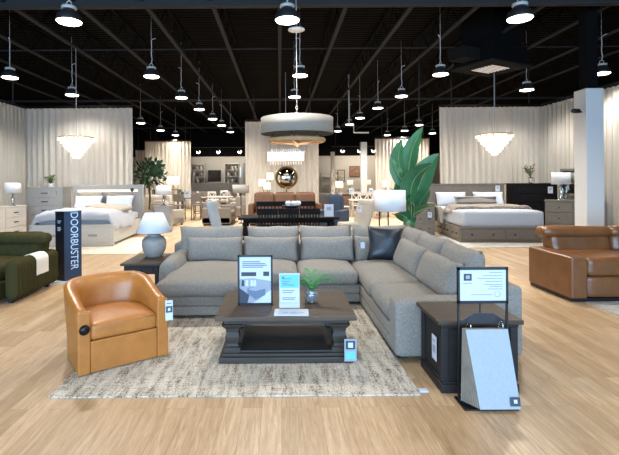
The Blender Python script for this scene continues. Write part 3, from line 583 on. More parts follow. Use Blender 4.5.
# ------------------------------------------------------------ green recliner sofa (left edge)
t = thing('green_sofa', 'dark green velvet sofa with channelled arm, cut off at the left edge', 'sofa', (.08, -.06, 0))
obj('arm', soft(.2, 1.22, .55, .1, .01, 14, .003, 3), 'green', t, True, (-3.83, 6.75, .05)); obj('seat_frame', bx(-6, -3.96, 6.1, 7.25, .06, .32, bev=.03), 'green_flat', t)
for k in range(2): obj('seat_cushion', soft(.98, 1.0, .24, .1, .04, 12, .006, k), 'green_flat', t, True, (-4.46-k*.99, 6.5, .3))
for k in range(2): obj('back_cushion', soft(.98, .34, .5, .13, .02, 12, .01, k+4), 'green_flat', t, True, (-4.36-k*.99, 7.15, .38), (R(-8), 0, 0)); obj('headrest', soft(1.0, .26, .17, .08, .0, 12, .006, k+7), 'green_flat', t, True, (-4.26-k*1.0, 7.08, .71))
for x, y in ((-3.87, 6.25), (-3.87, 7.2), (-5.9, 6.3)): obj('foot', bx(x-.03, x+.03, y-.03, y+.03, 0, .06), 'blackmetal', t)
bm = B(); pts = [(-3.945, .5)]+[(-3.83+.112*math.cos(a), .505+.105*math.sin(a)) for a in [PI-k*PI/10 for k in range(11)]]+[(-3.717, .3)]
pr2 = [(x, z) for x, z in pts]+[(x+(.006 if x > -3.83 else -.006), z+.006) for x, z in reversed(pts)]
prism(bm, pr2, 6.62, 6.95); bmesh.ops.recalc_face_normals(bm, faces=bm.faces[:]); o = obj('cloth', bm, 'towel', loc=(.08, -.06, 0)); tag(o, 'pale cloth draped over the arm of the green sofa', 'cloth')

# ------------------------------------------------------------ brown leather sofa (right edge)
t = thing('leather_sofa', 'brown leather reclining sofa on a pale rug, cut off at the right edge', 'sofa', (0, 0, 0))
def ps(n, bm, l, r=(0, 0, 0), m='leather2'): return obj(n, bm, m, t, True, l, r)
obj('arm', bx(3.95, 4.18, 5.98, 7.02, .05, .62, bev=.03, seg=4), 'leather2', t); obj('frame', bx(4.18, 7.1, 6.2, 7.1, .06, .35), 'leather2', t); obj('side_base', bx(3.97, 7.1, 6.02, 7.0, .012, .05), 'blackmetal', t)
for k in range(3):
    x = 4.66+k*.95; ps('seat_cushion', soft(.94, .82, .25, .06, .025, 12, .006, k), (x, 6.42, .345)); ps('footrest', soft(.93, .1, .29, .04, .0, 8, .003, k), (x, 6.07, .055))
    ps('back_cushion', soft(.95, .3, .36, .1, .02, 12, .01, k+3), (x, 6.92, .5), (R(-10), 0, 0)); ps('headrest', soft(1.0 if k else 1.06, .3, .16, .075, .01, 12, .008, k+6), (x-(.0 if k else .06), 6.92, .78), (R(-4), 0, 0))
# ------------------------------------------------------------ bedroom furniture
def drawer_unit(name, label, cat, loc, rz, w, d, h, rows, cols, m, knob='blackmetal', knobs=1, legs=.06, pull=.12, top=.02):
    t = thing(name, label, cat, loc, rz); obj('body', bx(-w/2, w/2, -d/2, d/2, legs, h-.03), m, t); obj('top', bx(-w/2-top, w/2+top, -d/2-top, d/2+top, h-.03, h, bev=.004), m, t); obj('base', bx(-w/2-.01, w/2+.01, -d/2-.01, d/2, 0, legs), m, t)
    dh = (h-.03-legs-.04)/rows; dw = (w-.06)/cols
    for i in range(rows):
        for j in range(cols):
            x0 = -w/2+.03+j*dw+.012; z0 = legs+.02+i*dh+.012; dr = obj('drawer', bx(x0, x0+dw-.024, -d/2-.018, -d/2+.002, z0, z0+dh-.024, bev=.004), m, t)
            for q in range(knobs):
                cx = x0+(dw-.024)*(q+.5)/knobs; obj('handle', bx(cx-pull/2, cx+pull/2, -d/2-.035, -d/2-.018, z0+dh/2-.025, z0+dh/2), knob, dr)
    return t
def ptag(label, loc, rz=0, s=1):
    o = thing('price_tag', label, 'tag', loc, rz); obj('tag_card', bx(-.06*s, .06*s, -.004, 0, 0, .16*s), 'paper', o); obj('tag_print', bx(-.03*s, .03*s, -.006, -.004, .08*s, .125*s), 'inkgrey', o)
drawer_unit('tall_chest', 'tall pale grey five drawer chest in front of the left curtain', 'chest', (-7.58, 14.45, 0), R(-4), 1.2, .5, 1.52, 5, 1, 'greywood', pull=.22)
o = obj('price_tag', bx(-.0, .1, -.006, 0, 0, .13), 'navy2', None, False, (-7.2, 14.16, 1.28)); tag(o, 'dark tag on the front of the tall pale grey chest', 'tag')
drawer_unit('dresser', 'white washed wooden dresser by the left curtain, cut off at the edge', 'dresser', (-8.22, 12.75, 0), R(90-5), 1.9, .5, .98, 3, 2, 'whitewood', pull=.2)
def table_lamp(label, loc, sw, sh, bh, m='shade', base='chrome', lit=0, square=False, taper=.9):
    t = thing('table_lamp', label, 'lamp', loc); obj('lamp_base', lathe(B(), [(.09, 0), (.09, .02), (.025, .04), (.04, bh*.35), (.055, bh*.6), (.02, bh*.8), (.012, bh+.03)], 14), base, t)
    obj('lamp_shade', shell(B(), [(sw/2, bh), (sw/2*taper, bh+sh)], 4 if square else 28, .004), m, t, rot=(0, 0, R(45) if square else 0))
    if lit:
        l = bpy.data.lights.new('bulb', 'POINT'); l.energy = lit; l.color = (1, .8, .55); l.shadow_soft_size = .08; lo = bpy.data.objects.new('bulb', l); C.objects.link(lo); lo.parent = t; lo.location = (0, 0, bh+sh*.4)
    return t
table_lamp('white shaded lamp on the white washed dresser', (-8.02, 13.2, .98), .46, .32, .38)
# plant on chest
def bush(name, label, cat, loc, pot_h, pot_r, stems, spread, hgt, leafl, leafw, m, seed, potm='pot', perstem=7, clear=.1):
    t = thing(name, label, cat, loc); r = random.Random(seed)
    obj('pot', lathe(B(), [(pot_r*.7, 0), (pot_r, pot_h*.6), (pot_r*.9, pot_h), (pot_r*.8, pot_h), (pot_r*.75, pot_h*.8)], 18), potm, t)
    lb, sb = B(), B()
    for s in range(stems):
        a = r.uniform(0, 2*PI); q = r.random()**.5; tip = Vector((math.cos(a)*spread*q, math.sin(a)*spread*q, pot_h+hgt*r.uniform(.55, 1)*(1-.25*q))); b = Vector((0, 0, pot_h*.8)); tube(sb, [b, b.lerp(tip, .5)+Vector((0, 0, .05*hgt)), tip], .006*max(1, hgt), 4)
        for j in range(perstem):
            tt = clear+(1-clear)*(j+.5)/perstem; c = b.lerp(tip, tt); e = r.uniform(0, 2*PI); d = Vector((math.cos(e), math.sin(e), r.uniform(-.2, .7))).normalized()
            leaf_blade(lb, c, c+d*leafl*r.uniform(.7, 1.2), leafw, (0, 0, leafl*.15), d.cross(Vector((0, 0, 1))), .2, 6)
    obj('foliage', lb, m, t); obj('stems', sb, 'bark', t); return t
bush('potted_plant', 'small leafy plant in a pale pot on the tall grey chest', 'plant', (-7.5, 14.4, 1.52), .12, .08, 9, .2, .3, .16, .05, 'leaf_s', 3, 'white')
def bed(label, loc, rz, w, L, hh, m, leather=False):
    t = thing('bed', label, 'bed', loc, rz); hw = w/2
    return t, hw
# left bed: origin at foot centre on floor, +y toward head
t = thing('bed', 'white bookcase storage bed with white bedding in the left bedroom set', 'bed', (-5.38, 11.38, 0), R(3)); t.scale = (.94, 1, 1)
obj('headboard', bx(-1.16, 1.16, 2.74, 2.98, .0, 1.58, bev=.01), 'greywood', t); ls = obj('headboard_shelf_light', bx(-1.0, 1.0, 2.725, 2.74, 1.36, 1.42), 'led', t); 
obj('rails', bx(-1.1, 1.1, .08, 2.74, .08, .5, bev=.01), 'whitewood', t); fo = obj('footboard', bx(-1.12, 1.12, 0, .09, .0, .54, bev=.01), 'whitewood', t); obj('foot_cap', bx(-1.14, 1.14, -.03, .12, .54, .58), 'whitewood', t)
for x in (-.55, .55): dr = obj('drawer', bx(x-.5, x+.5, -.02, 0, .12, .46, bev=.006), 'whitewood', t); obj('handle', bx(x-.12, x+.12, -.045, -.02, .27, .33), 'greywood', dr)
obj('mattress', soft(2.1, 2.55, .24, .08, .02, 10, .003), 'bed_white', t, True, (0, 1.42, .5))
dv = soft(2.26, 2.1, .22, .1, .06, 18, .03, 9)
for v in dv.verts:
    if abs(v.co.x) > .95: v.co.z -= .3*(abs(v.co.x)-.95)/.18
    v.co.x *= .95
o = obj('duvet', dv, 'bed_white', None, True, (-5.43, 12.4, .66), (0, 0, R(3))); tag(o, 'white duvet spread over the white bookcase bed', 'duvet')
qb = soft(1.1, .75, .1, .045, .02, 12, .02, 12); o = obj('blanket', qb, 'quilt', None, True, (-5.0, 12.9, .88), (R(3), R(6), R(-12))); tag(o, 'folded beige quilt lying across the white duvet', 'blanket')
def pil(label, loc, w, h, th, m, rz=0, tilt=-28, seed=0, group=None):
    o = obj('pillow', pillow(w, h, th, seed=seed, ears=.05), m, None, True, loc, (R(tilt), 0, rz)); tag(o, label, 'pillow', group); return o
pil('grey sham standing at the left of the white bed headboard', (-6.0, 13.8, .76), .8, .62, .2, 'pillow_grey', R(3), -14, 1); pil('grey sham standing at the right of the white bed headboard', (-5.1, 13.84, .76), .8, .62, .2, 'pillow_grey', R(3), -14, 2)
pil('white pillow leaning on the left grey sham', (-5.95, 13.5, .8), .85, .52, .2, 'pillow_blue', R(3), -30, 3); pil('white pillow leaning on the right grey sham', (-5.0, 13.55, .8), .85, .52, .2, 'pillow_blue', R(3), -30, 4)
o = obj('price_tag', lathe(B(), [(0, -.01), (.06, -.01), (.06, 0)], 16), 'navy2', None, False, (-4.72, 14.03, 1.42), (R(90), 0, 0)); tag(o, 'round dark tag on the right end of the pale headboard', 'tag')
# right bed
t = thing('bed', 'taupe wood storage bed with drawers in the right bedroom set', 'bed', (5.88, 11.56, 0), R(-4))
obj('headboard', bx(-1.2, 1.2, 2.8, 2.9, .0, 1.5, bev=.01), 'taupe', t); obj('headboard_cap', bx(-1.23, 1.23, 2.77, 2.93, 1.5, 1.54), 'taupe', t)
obj('frame', bx(-1.1, 1.1, .02, 2.8, .06, .4, bev=.008), 'taupe', t); obj('foot_rail', bx(-1.14, 1.14, -.02, .06, .38, .43, bev=.008), 'taupe', t); obj('plinth', bx(-1.12, 1.12, 0, 2.8, 0, .06), 'taupe', t)
for x in (-.55, .55):
    dr = obj('drawer', bx(x-.5, x+.5, .0, .02, .09, .36, bev=.006), 'taupe', t)
    for q in (-.27, .27): obj('knob', soft(.05, .04, .05, .02, n=3, wr=0), 'blackmetal', dr, True, (x+q, -.015, .2))
for y in (.45, 1.2, 1.95):
    dr = obj('side_drawer', bx(-1.12, -1.1, y-.33, y+.33, .09, .36, bev=.006), 'taupe', t)
    for q in (-.15, .15): obj('knob', soft(.04, .05, .05, .02, n=3, wr=0), 'blackmetal', dr, True, (-1.135, y+q, .2))
obj('mattress', soft(2.14, 2.7, .44, .08, .02, 12, .004, 4), 'bed_white', t, True, (0, 1.42, .4))
th_ = soft(2.2, .95, .09, .04, .015, 18, .018, 5)
for v in th_.verts:
    if abs(v.co.x) > .98: v.co.z -= .16*(abs(v.co.x)-.98)/.12
o = obj('throw', th_, 'throw', None, True, (5.98, 12.75, .84), (0, 0, R(-4))); tag(o, 'mottled fur throw folded across the taupe bed', 'throw')
o = obj('blanket', soft(.1, .9, .5, .045, .0, 10, .02, 6), 'quilt', None, True, (4.78, 13.35, .4), (0, R(-6), R(-4))); tag(o, 'beige coverlet hanging off the left side of the taupe bed', 'blanket')
pil('white pillow at the left of the taupe headboard', (5.45, 13.95, .84), .95, .46, .2, 'pillow_blue', R(-4), -18, 5); pil('white pillow at the right of the taupe headboard', (6.6, 13.88, .84), .95, .46, .2, 'pillow_blue', R(-4), -18, 6)
o = pil('long striped bolster pillow in the middle of the taupe bed', (6.05, 13.55, .86), 1.3, .32, .2, 'pillow_grey', R(-4), -25, 7)
for z in (.08, .24): obj('stripe', soft(1.18, .2, .05, .02, n=8, wr=.002), 'stripe', o, True, (0, -.0, z-.025))
ptag('white tag hanging from the right of the taupe headboard', (7.02, 14.2, 1.28), 0, 1.2)
drawer_unit('nightstand', 'grey taupe nightstand between the banana plant and taupe bed', 'nightstand', (4.34, 13.4, 0), R(-6), .6, .45, .98, 3, 1, 'taupe', pull=.05, knobs=2); ptag('white tag on the front of the grey taupe nightstand', (4.45, 13.1, .55), 0, 1)
drawer_unit('black_chest', 'tall black chest with plant vase beside the right curtain', 'chest', (8.16, 14.3, 0), R(-6), 1.36, .5, 1.54, 5, 1, 'blackwood', pull=.06, knobs=2); ptag('white tag at the upper right of the black chest', (8.55, 13.92, 1.22), 0, 1.3)
bush('vase_of_greenery', 'glass vase of green sprigs on the black chest', 'plant', (8.12, 14.25, 1.54), .2, .07, 9, .24, .5, .13, .05, 'leaf_s', 8, 'glass', 8, .35)
t = drawer_unit('dresser', 'taupe wooden dresser with pairs of dark knobs left of the pale column', 'dresser', (8.42, 12.65, 0), R(-36), 1.35, .45, 1.06, 3, 2, 'taupe', pull=.05)
table_lamp('white drum lamp with glass column base on the taupe dresser', (8.14, 12.75, 1.06), .5, .34, .46, 'shade', 'chrome', 0, taper=.96)
t = thing('mirror', 'arched dark framed mirror standing on the taupe dresser behind the lamp', 'mirror', (8.5, 12.8, 1.06), R(-42))
bm = B(); box(bm, -.3, .3, 0, .04, 0, .04); box(bm, -.3, -.24, 0, .04, 0, .85); box(bm, .24, .3, 0, .04, 0, .85); box(bm, -.3, .3, 0, .04, .85, .91); obj('frame', bm, 'taupe', t); obj('mirror_glass', bx(-.24, .24, .015, .03, .04, .85), 'mirror', t)
# ------------------------------------------------------------ crystal chandeliers
def crystal(label, loc, r0, tiers, dz, ztop, power):
    t = thing('crystal_chandelier', label, 'chandelier', loc); cb = B(); r = random.Random(int(loc[0]*10)); inner = B()
    for k in range(tiers):
        rad = r0*(1-k/tiers)**1.05+.03; z = -k*dz+.02*(r.random()-.5); n = max(6, int(2*PI*rad/.095))
        for i in range(n):
            a = 2*PI*i/n+k*.4; x, y = rad*math.cos(a), rad*math.sin(a); s = .026+r.random()*.012
            tmp = bmesh.new(); bmesh.ops.create_uvsphere(tmp, u_segments=6, v_segments=4, radius=s); mx = Matrix.Translation((x, y, z)) @ Matrix.Rotation(a, 4, 'Z') @ Matrix.Diagonal((.5, 1, 1.25, 1)); merge(cb, tmp, mx)
    obj('crystals', cb, 'crystal2', t)['kind'] = 'stuff'
    for k in range(tiers-1): 
        for q in range(max(3, 8-k)): lathe(inner, [(0, -.035), (.03, -.02), (.03, .02), (0, .035)], 8, cx=r0*(1-k/tiers)*.7*math.cos(q*2*PI/max(3, 8-k)+k), cy=r0*(1-k/tiers)*.7*math.sin(q*2*PI/max(3, 8-k)+k), z0=-k*dz)
    obj('bulbs', inner, 'bulb', t)['kind'] = 'stuff'; bm = B(); tube(bm, [(0, 0, .05), (0, 0, ztop-loc[2])], .01, 5); obj('suspension_rod', bm, 'cord', t); obj('frame_ring', lathe(B(), [(r0, .05), (r0+.01, .05), (r0+.01, .07), (r0, .07)], 24), 'brass', t)
    l = bpy.data.lights.new('chandelier_glow', 'POINT'); l.energy = power; l.color = (1, .85, .65); l.shadow_soft_size = .5; lo = bpy.data.objects.new('chandelier_glow', l); C.objects.link(lo); lo.parent = t; lo.location = (0, 0, -.75)
crystal('tiered crystal chandelier hanging over the white bed', (-5.82, 12.6, 2.9), .46, 7, .085, 5.5, 18); crystal('tiered crystal chandelier hanging over the taupe bed', (6.15, 12.6, 2.9), .46, 7, .085, 4.73, 18)
t = thing('rectangular_chandelier', 'bright rectangular crystal chandelier below and behind the drum', 'chandelier', (.22, 15.6, 2.52))
bm = B(); 
for row, z in ((0, .1), (1, .0), (2, -.1)):
    for i in range(18):
        for s in (-1, 1): box(bm, -.64+i*.072, -.6+i*.072, s*.15-.008, s*.15+.008, z-.04, z+.045)
obj('crystal_panels', bm, 'crystal', t)['kind'] = 'stuff'; bm = B()
for i in range(13): lathe(bm, [(0, -.3), (.02, -.26), (.022, -.2), (0, -.16)], 5, cx=-.55+i*.09); lathe(bm, [(0, .2), (.02, .24), (0, .3)], 5, cx=-.5+i*.083)
obj('crystal_drops', bm, 'crystal2', t)['kind'] = 'stuff'; obj('frame', bx(-.66, .66, -.17, .17, .15, .17), 'chrome', t); obj('suspension_rod', tube(B(), [(0, 0, .17), (0, 0, 3)], .01, 5), 'cord', t)
# ------------------------------------------------------------ drum chandelier
t = thing('drum_chandelier', 'large grey linen drum chandelier with wooden ring in the middle', 'chandelier', (.315, 8, 0))
obj('drum_shade', shell(B(), [(.655, 2.53), (.655, 2.82)], 56, .006), 'drum', t); obj('diffuser', lathe(B(), [(0, 2.575), (.63, 2.575), (.63, 2.58), (0, 2.58)], 40), 'drum_in', t)
bm = B(); tube(bm, [(.48*math.cos(a), .48*math.sin(a), 2.42) for a in [k*2*PI/40 for k in range(41)]], .042, 8); rg = obj('wooden_ring', bm, 'wood_ring', t)
for k in range(6):
    a = k*PI/3+.3; x, y = .46*math.cos(a), .46*math.sin(a); ar = obj('arm', tube(B(), [(x*.1, y*.1, 2.36), (x*.6, y*.6, 2.37), (x*.95, y*.95, 2.4), (x, y, 2.47)], .014, 6), 'wood_ring', t)
    obj('candle_cup', lathe(B(), [(.02, 2.45), (.045, 2.46), (.045, 2.475), (.015, 2.48), (.015, 2.54)], 10, cx=x, cy=y), 'brass', ar)
obj('hub', lathe(B(), [(0, 2.3), (.05, 2.33), (.07, 2.38), (.03, 2.42), (.03, 2.56)], 14), 'wood_ring', t)
bm = B()
for k in range(5): tube(bm, [((.02 if k % 2 else 0)*math.cos(a), (0 if k % 2 else .02)*math.cos(a), 2.86+k*.05+.03*math.sin(a)) for a in [q*PI/4 for q in range(9)]], .005, 4)
tube(bm, [(0, 0, 3.1), (0, 0, 5.6)], .008, 5); obj('chain', bm, 'cord', t); obj('canopy', lathe(B(), [(.0, 4.42), (.15, 4.42), (.15, 4.44), (.02, 4.46)], 20), 'shade', t)
l = bpy.data.lights.new('drum_glow', 'POINT'); l.energy = 14; l.color = (1, .82, .6); l.shadow_soft_size = .3; lo = bpy.data.objects.new('drum_glow', l); C.objects.link(lo); lo.parent = t; lo.location = (0, 0, 2.2)

# ------------------------------------------------------------ banana plant behind the sectional
t = thing('banana_plant', 'tall green banana leaf plant standing behind the sectional corner', 'plant', (2.55, 8.5, 0))
obj('planter', lathe(B(), [(.16, 0), (.22, .3), (.2, .42), (.18, .42), (.17, .36)], 24), 'pot', t); obj('soil', lathe(B(), [(0, .35), (.17, .35)], 20), 'soil', t)
k_ = 8.5/440
def wp(px, py, dy=0): return ((px-280)*k_-2.55, dy, 1.7-(py-180)*k_)
leaves = [((408, 190, 0), (403, 140, .05), .3, (-.12, 0, .02)), ((410, 185, .1), (425, 127, .1), .3, (-.1, 0, 0)), ((406, 190, -.1), (390, 158, -.05), .2, (-.03, 0, .0)), ((412, 205, -.1), (436, 155, -.15), .36, (-.06, 0, .06)),
 ((408, 205, -.2), (428, 165, -.3), .34, (-.16, 0, .08)), ((411, 205, -.2), (394, 205, -.35), .2, (0, 0, .08)), ((411, 215, -.1), (431, 206, -.3), .24, (0, 0, .04)), ((409, 222, -.1), (388, 214, -.3), .2, (0, 0, .06)), ((413, 200, .2), (440, 178, .3), .26, (0, 0, .1)), ((409, 200, .2), (413, 150, .35), .28, (.03, 0, 0)), ((410, 215, .05), (400, 172, -.1), .26, (-.05, 0, 0)), ((411, 218, 0), (425, 190, -.25), .26, (.02, 0, .05)), ((412, 220, -.1), (399, 226, -.3), .2, (0, 0, .05))]
for i, (a, b, w_, bd) in enumerate(leaves):
    w_ *= 1.3
    p0, p1 = Vector(wp(*a)), Vector(wp(*b)); lf = obj('leaf', leaf_blade(B(), p0, p1, w_, bd, (1, .35-.1*(i % 4), .1), .22, 18, .006), 'leaf', t)
    pts = [p0.lerp(p1, q/8)+Vector(bd)*math.sin(PI*q/8)+Vector((0, -.006, 0)) for q in range(9)]; obj('midrib', tube(B(), pts, [.011-.001*q for q in range(9)], 5), 'rib', lf)
    obj('leaf_stalk', tube(B(), [(0, 0, .34), (p0.x*.5, p0.y*.5, (p0.z+.3)/2), p0], [.028, .02, .012], 6), 'leaf_s', t)
# ------------------------------------------------------------ fiddle leaf tree
t = thing('fiddle_leaf_tree', 'dark leafy indoor tree behind the white bed', 'plant', (-5.35, 18.0, 0)); r = random.Random(11)
obj('planter', lathe(B(), [(.2, 0), (.27, .45), (.24, .45), (.22, .4)], 20), 'pot', t); obj('trunk', tube(B(), [(0, 0, .35), (.03, 0, 1), (-.02, .02, 1.6), (.02, 0, 2.2)], [.045, .04, .035, .02], 7), 'bark', t)
lb = B()
for i in range(330):
    a = r.uniform(0, 2*PI); q = r.random()**.45; ph = r.uniform(-1, 1); c = Vector((math.cos(a)*q*.62*math.sqrt(1-ph*ph), math.sin(a)*q*.55*math.sqrt(1-ph*ph), 2.0+ph*.58*q)); d = Vector((c.x, c.y, (c.z-1.9)+r.uniform(-.3, .5))).normalized()
    leaf_blade(lb, c, c+d*.2, .13, (0, 0, .03), d.cross(Vector((r.random(), r.random(), 1))), .15, 5)
obj('foliage', lb, 'leaf_d', t); bm = B()
for i in range(9): a = i*2.4; tube(bm, [(0, 0, 1.3+i*.08), (math.cos(a)*.35, math.sin(a)*.3, 1.75+i*.07)], .014, 4)
obj('branches', bm, 'bark', t)

# ------------------------------------------------------------ middle distance seating
def sofa(name, label, loc, rz, w, m, h=.85, arm_h=.62, d=.95, n=2, cat='sofa', arm_w=.18, group=None):
    t = thing(name, label, cat, loc, rz, group); obj('frame', bx(-w/2, w/2, -d/2+.04, d/2, .08, .3, bev=.02), m, t)
    for s in (-1, 1): obj('arm', bx(s*w/2-arm_w/2-s*arm_w/2, s*w/2+arm_w/2-s*arm_w/2, -d/2, d/2, .06, arm_h, bev=.035, seg=3), m, t)
    obj('back_frame', bx(-w/2+arm_w, w/2-arm_w, d/2-.2, d/2, .2, h-.08, bev=.03), m, t); cw = (w-2*arm_w)/n
    for i in range(n):
        x = -w/2+arm_w+cw*(i+.5); obj('seat_cushion', soft(cw-.01, d-.25, .18, .06, .03, 8, .004, i), m, t, True, (x, -.1, .29)); obj('back_cushion', soft(cw-.01, .2, h-.44, .08, .02, 8, .006, i+5), m, t, True, (x, d/2-.24, .44), (R(-8), 0, 0))
    bm = B()
    for sx in (-1, 1):
        for sy in (-1, 1): obj('foot', bx(sx*(w/2-.08)-.03, sx*(w/2-.08)+.03, sy*(d/2-.08)-.03, sy*(d/2-.08)+.03, 0, .08), 'blackmetal', t)
    return t
sofa('leather_sofa', 'cognac leather three seat sofa in front of the middle curtain', (.18, 16.9, 0), 0, 2.75, 'leather3', 1.22, .8, .95, 3)
t = thing('floor_lamp', 'floor lamp with three glowing square shades beside the round mirror', 'lamp', (-.5, 17.75, 0))
obj('base', lathe(B(), [(.16, 0), (.16, .03), (.02, .04)], 18), 'blackmetal', t)
for x, z in ((-.22, 1.46), (.1, 1.72), (-.02, 1.33)):
    obj('stem', tube(B(), [(0, 0, .03), (x*.3, 0, .9), (x, 0, z)], .012, 5), 'blackmetal', t); obj('lamp_shade', bx(x-.13, x+.13, -.13, .13, z, z+.27, bev=.006), 'shade_on', t)
t = thing('round_mirror', 'round convex mirror with dark rim on a stand before the middle curtain', 'mirror', (.27, 18.1, 1.8))
obj('mirror_glass', lathe(B(), [(.42, 0), (.36, .06), (.25, .1), (.12, .125), (0, .13)], 32), 'mirror', t, False, None, (R(90), 0, 0)); obj('rim', lathe(B(), [(.42, -.02), (.47, -.02), (.47, .03), (.42, .03), (.42, -.02)], 32), 'brass', t, False, None, (R(90), 0, 0)); obj('stand', tube(B(), [(0, .06, -.4), (0, .06, -1.8)], .02, 6), 'blackmetal', t)
# dining table group
t = thing('dining_table', 'long black dining table behind the sectional', 'table', (.2, 11.1, 0)); obj('tabletop', bx(-1.22, 1.22, -.5, .5, .74, .79, bev=.008), 'blackwood', t); obj('apron', bx(-1.1, 1.1, -.42, .42, .66, .74), 'blackwood', t)
for sx in (-1, 1):
    for sy in (-1, 1): obj('leg', bx(sx*1.07-.05, sx*1.07+.05, sy*.38-.05, sy*.38+.05, 0, .66), 'blackwood', t)
def bench(label, loc, rz, w, h, slats, name='slat_back_bench', cat='bench'):
    t = thing(name, label, cat, loc, rz); obj('seat', bx(-w/2, w/2, -.22, .22, .42, .47, bev=.006), 'blackwood', t); obj('top_rail', bx(-w/2, w/2, .2, .25, h-.14, h, bev=.006), 'blackwood', t); obj('lower_rail', bx(-w/2, w/2, .2, .24, .52, .58), 'blackwood', t)
    for i in range(slats): x = -w/2+.03+(w-.06)*i/(slats-1); obj('slat', bx(x-.014, x+.014, .21, .235, .47, h-.12), 'blackwood', t)
    for sx in (-1, 1):
        for sy in (-1, 1): obj('leg', bx(sx*(w/2-.04)-.025, sx*(w/2-.04)+.025, sy*.19-.025, sy*.19+.025, 0, .42), 'blackwood', t)
    return t
for x_, d_ in ((-.28, 'left'), (.2, 'middle'), (.68, 'right')):
    q_ = bench(d_+' of three black slat back chairs on the near side of the black table', (x_, 10.25, 0), R(180), .46, 1.05, 7, 'slat_back_chair', 'chair'); q_['group'] = 'black slat back chairs at the near side of the table'
bench('black bench on the far side of the dining table', (.16, 12.15, 0), 0, 1.66, 1.1, 17)
t = thing('centrepiece_bowl', 'dark footed bowl on the black dining table holding white gourds', 'bowl', (.28, 11.05, .79)); t.scale = (1, 1, 1.45); obj('bowl', lathe(B(), [(.09, 0), (.03, .03), (.03, .1), (.16, .14), (.24, .19), (.23, .19), (.14, .15), (0, .13)], 22), 'blackmetal', t)
for x, y, d in ((-.2+.12, 0, 'left'), (.06, .03, 'middle'), (.17, -.02, 'right')): o = obj('gourd', lathe(B(), [(0, -.06), (.05, -.055), (.078, 0), (.05, .05), (.01, .045), (0, .04)], 14), 'white', None, False, (.28+x, 11.05+y, 1.12)); tag(o, 'white round gourd, '+d+'most in the dark footed bowl', 'gourd')
ptag('large white notice card standing at the right end of the black table', (1.2, 10.85, .79), 0, 1.9)
def dining_chair(label, loc, rz, m, h=1.2, group=None):
    t = thing('dining_chair', label, 'chair', loc, rz, group); obj('seat', soft(.54, .52, .16, .05, .02, 8, .003), m, t, True, (0, 0, .38)); bk = soft(.54, .12, h-.42, .05, 0, 10, .004)
    obj('backrest', bk, m, t, True, (0, .25, .44), (R(-13), 0, 0))
    for sx in (-1, 1):
        for sy in (-1, 1): obj('leg', bx(sx*.22-.022, sx*.22+.022, sy*.2-.022, sy*.2+.022, 0, .4), 'blackwood', t)
    return t
dining_chair('blue grey upholstered dining chair at the left end of the black table', (-1.32, 10.95, 0), R(80), 'bluegrey', 1.18); dining_chair('beige upholstered dining chair with tag at the right end of the black table', (1.74, 10.6, 0), R(-78), 'beigefab', 1.18); dining_chair('beige upholstered dining chair behind the tagged one', (1.86, 11.9, 0), R(-80), 'beigefab', 1.15)
ptag('navy and white tag on the beige dining chair back', (1.86, 10.32, .94), 0, .9)
sofa('navy_armchair', 'navy upholstered armchair right of the cognac sofa', (1.75, 14.6, 0), R(-30), .85, 'navyfab', 1.2, .7, .8, 1, 'armchair')
sofa('grey_sofa', 'grey taupe sofa seen from its arm end, left of the black dining table', (-2.4, 17.6, 0), R(90), 2.1, 'taupefab', .95, .66, 1.1, 2)
o = obj('pillow', pillow(.5, .5, .16), 'beigefab', None, True, (-2.45, 17.0, .5), (R(-15), 0, R(60))); tag(o, 'beige square pillow on the grey taupe sofa', 'pillow')
# blue-grey shaded floor lamp behind sectional
t = thing('floor_lamp', 'wide white drum shade lamp on black posts beside the banana plant', 'lamp', (1.98, 7.95, 0)); obj('lamp_shade', shell(B(), [(.285, 1.13), (.28, 1.5)], 36, .004), 'shade', t)
for x in (-.19, -.03): obj('post', tube(B(), [(x, 0, .02), (x, 0, 1.2)], .013, 8), 'blackmetal', t)
obj('base', bx(-.25, .1, -.12, .12, 0, .02), 'blackmetal', t); obj('cross_bar', bx(-.25, .25, -.008, .008, 1.2, 1.215), 'blackmetal', t)
# left: lamp on nightstand by bed
drawer_unit('nightstand', 'slim grey nightstand on the right of the white bed', 'nightstand', (-4.0, 15.1, 0), R(3), .55, .45, .85, 2, 1, 'greywood'); table_lamp('white shaded lamp on the slim grey nightstand right of the white bed', (-4.0, 15.1, .85), .55, .33, .36)
# counter dining set
def stool(label, loc, rz, m='taupe', seat=.66, h=1.12, group='counter chairs at the tall table'):
    t = thing('counter_chair', label, 'chair', loc, rz, group); obj('seat', bx(-.22, .22, -.21, .21, seat-.05, seat, bev=.01), m, t); obj('backrest', bx(-.22, .22, .19, .23, seat+.14, h, bev=.01), m, t)
    for sx in (-1, 1):
        obj('leg', bx(sx*.2-.02, sx*.2+.02, -.2, -.16, 0, seat-.05), m, t); obj('leg', bx(sx*.2-.02, sx*.2+.02, .17, .21, 0, h-.05), m, t); obj('stretcher', bx(sx*.2-.012, sx*.2+.012, -.18, .18, .2, .23), m, t)
    obj('footrest', bx(-.2, .2, -.19, -.16, .25, .28), m, t); return t
t = thing('counter_table', 'tall square grey wood dining table in the left middle distance', 'table', (-4.0, 19.8, 0)); obj('tabletop', bx(-.65, .65, -.5, .5, .9, .95), 'taupe', t)
for sx in (-1, 1):
    for sy in (-1, 1): obj('leg', bx(sx*.5-.04, sx*.5+.04, sy*.4-.04, sy*.4+.04, 0, .9), 'taupe', t)
stool('counter chair nearest, at the front left of the tall table', (-4.35, 19.05, 0), R(180)); stool('counter chair at the front right of the tall table', (-3.6, 19.1, 0), R(175)); stool('counter chair at the left end of the tall table', (-5.0, 19.8, 0), R(90)); stool('counter chair on the far side of the tall table', (-3.8, 20.6, 0), 0)
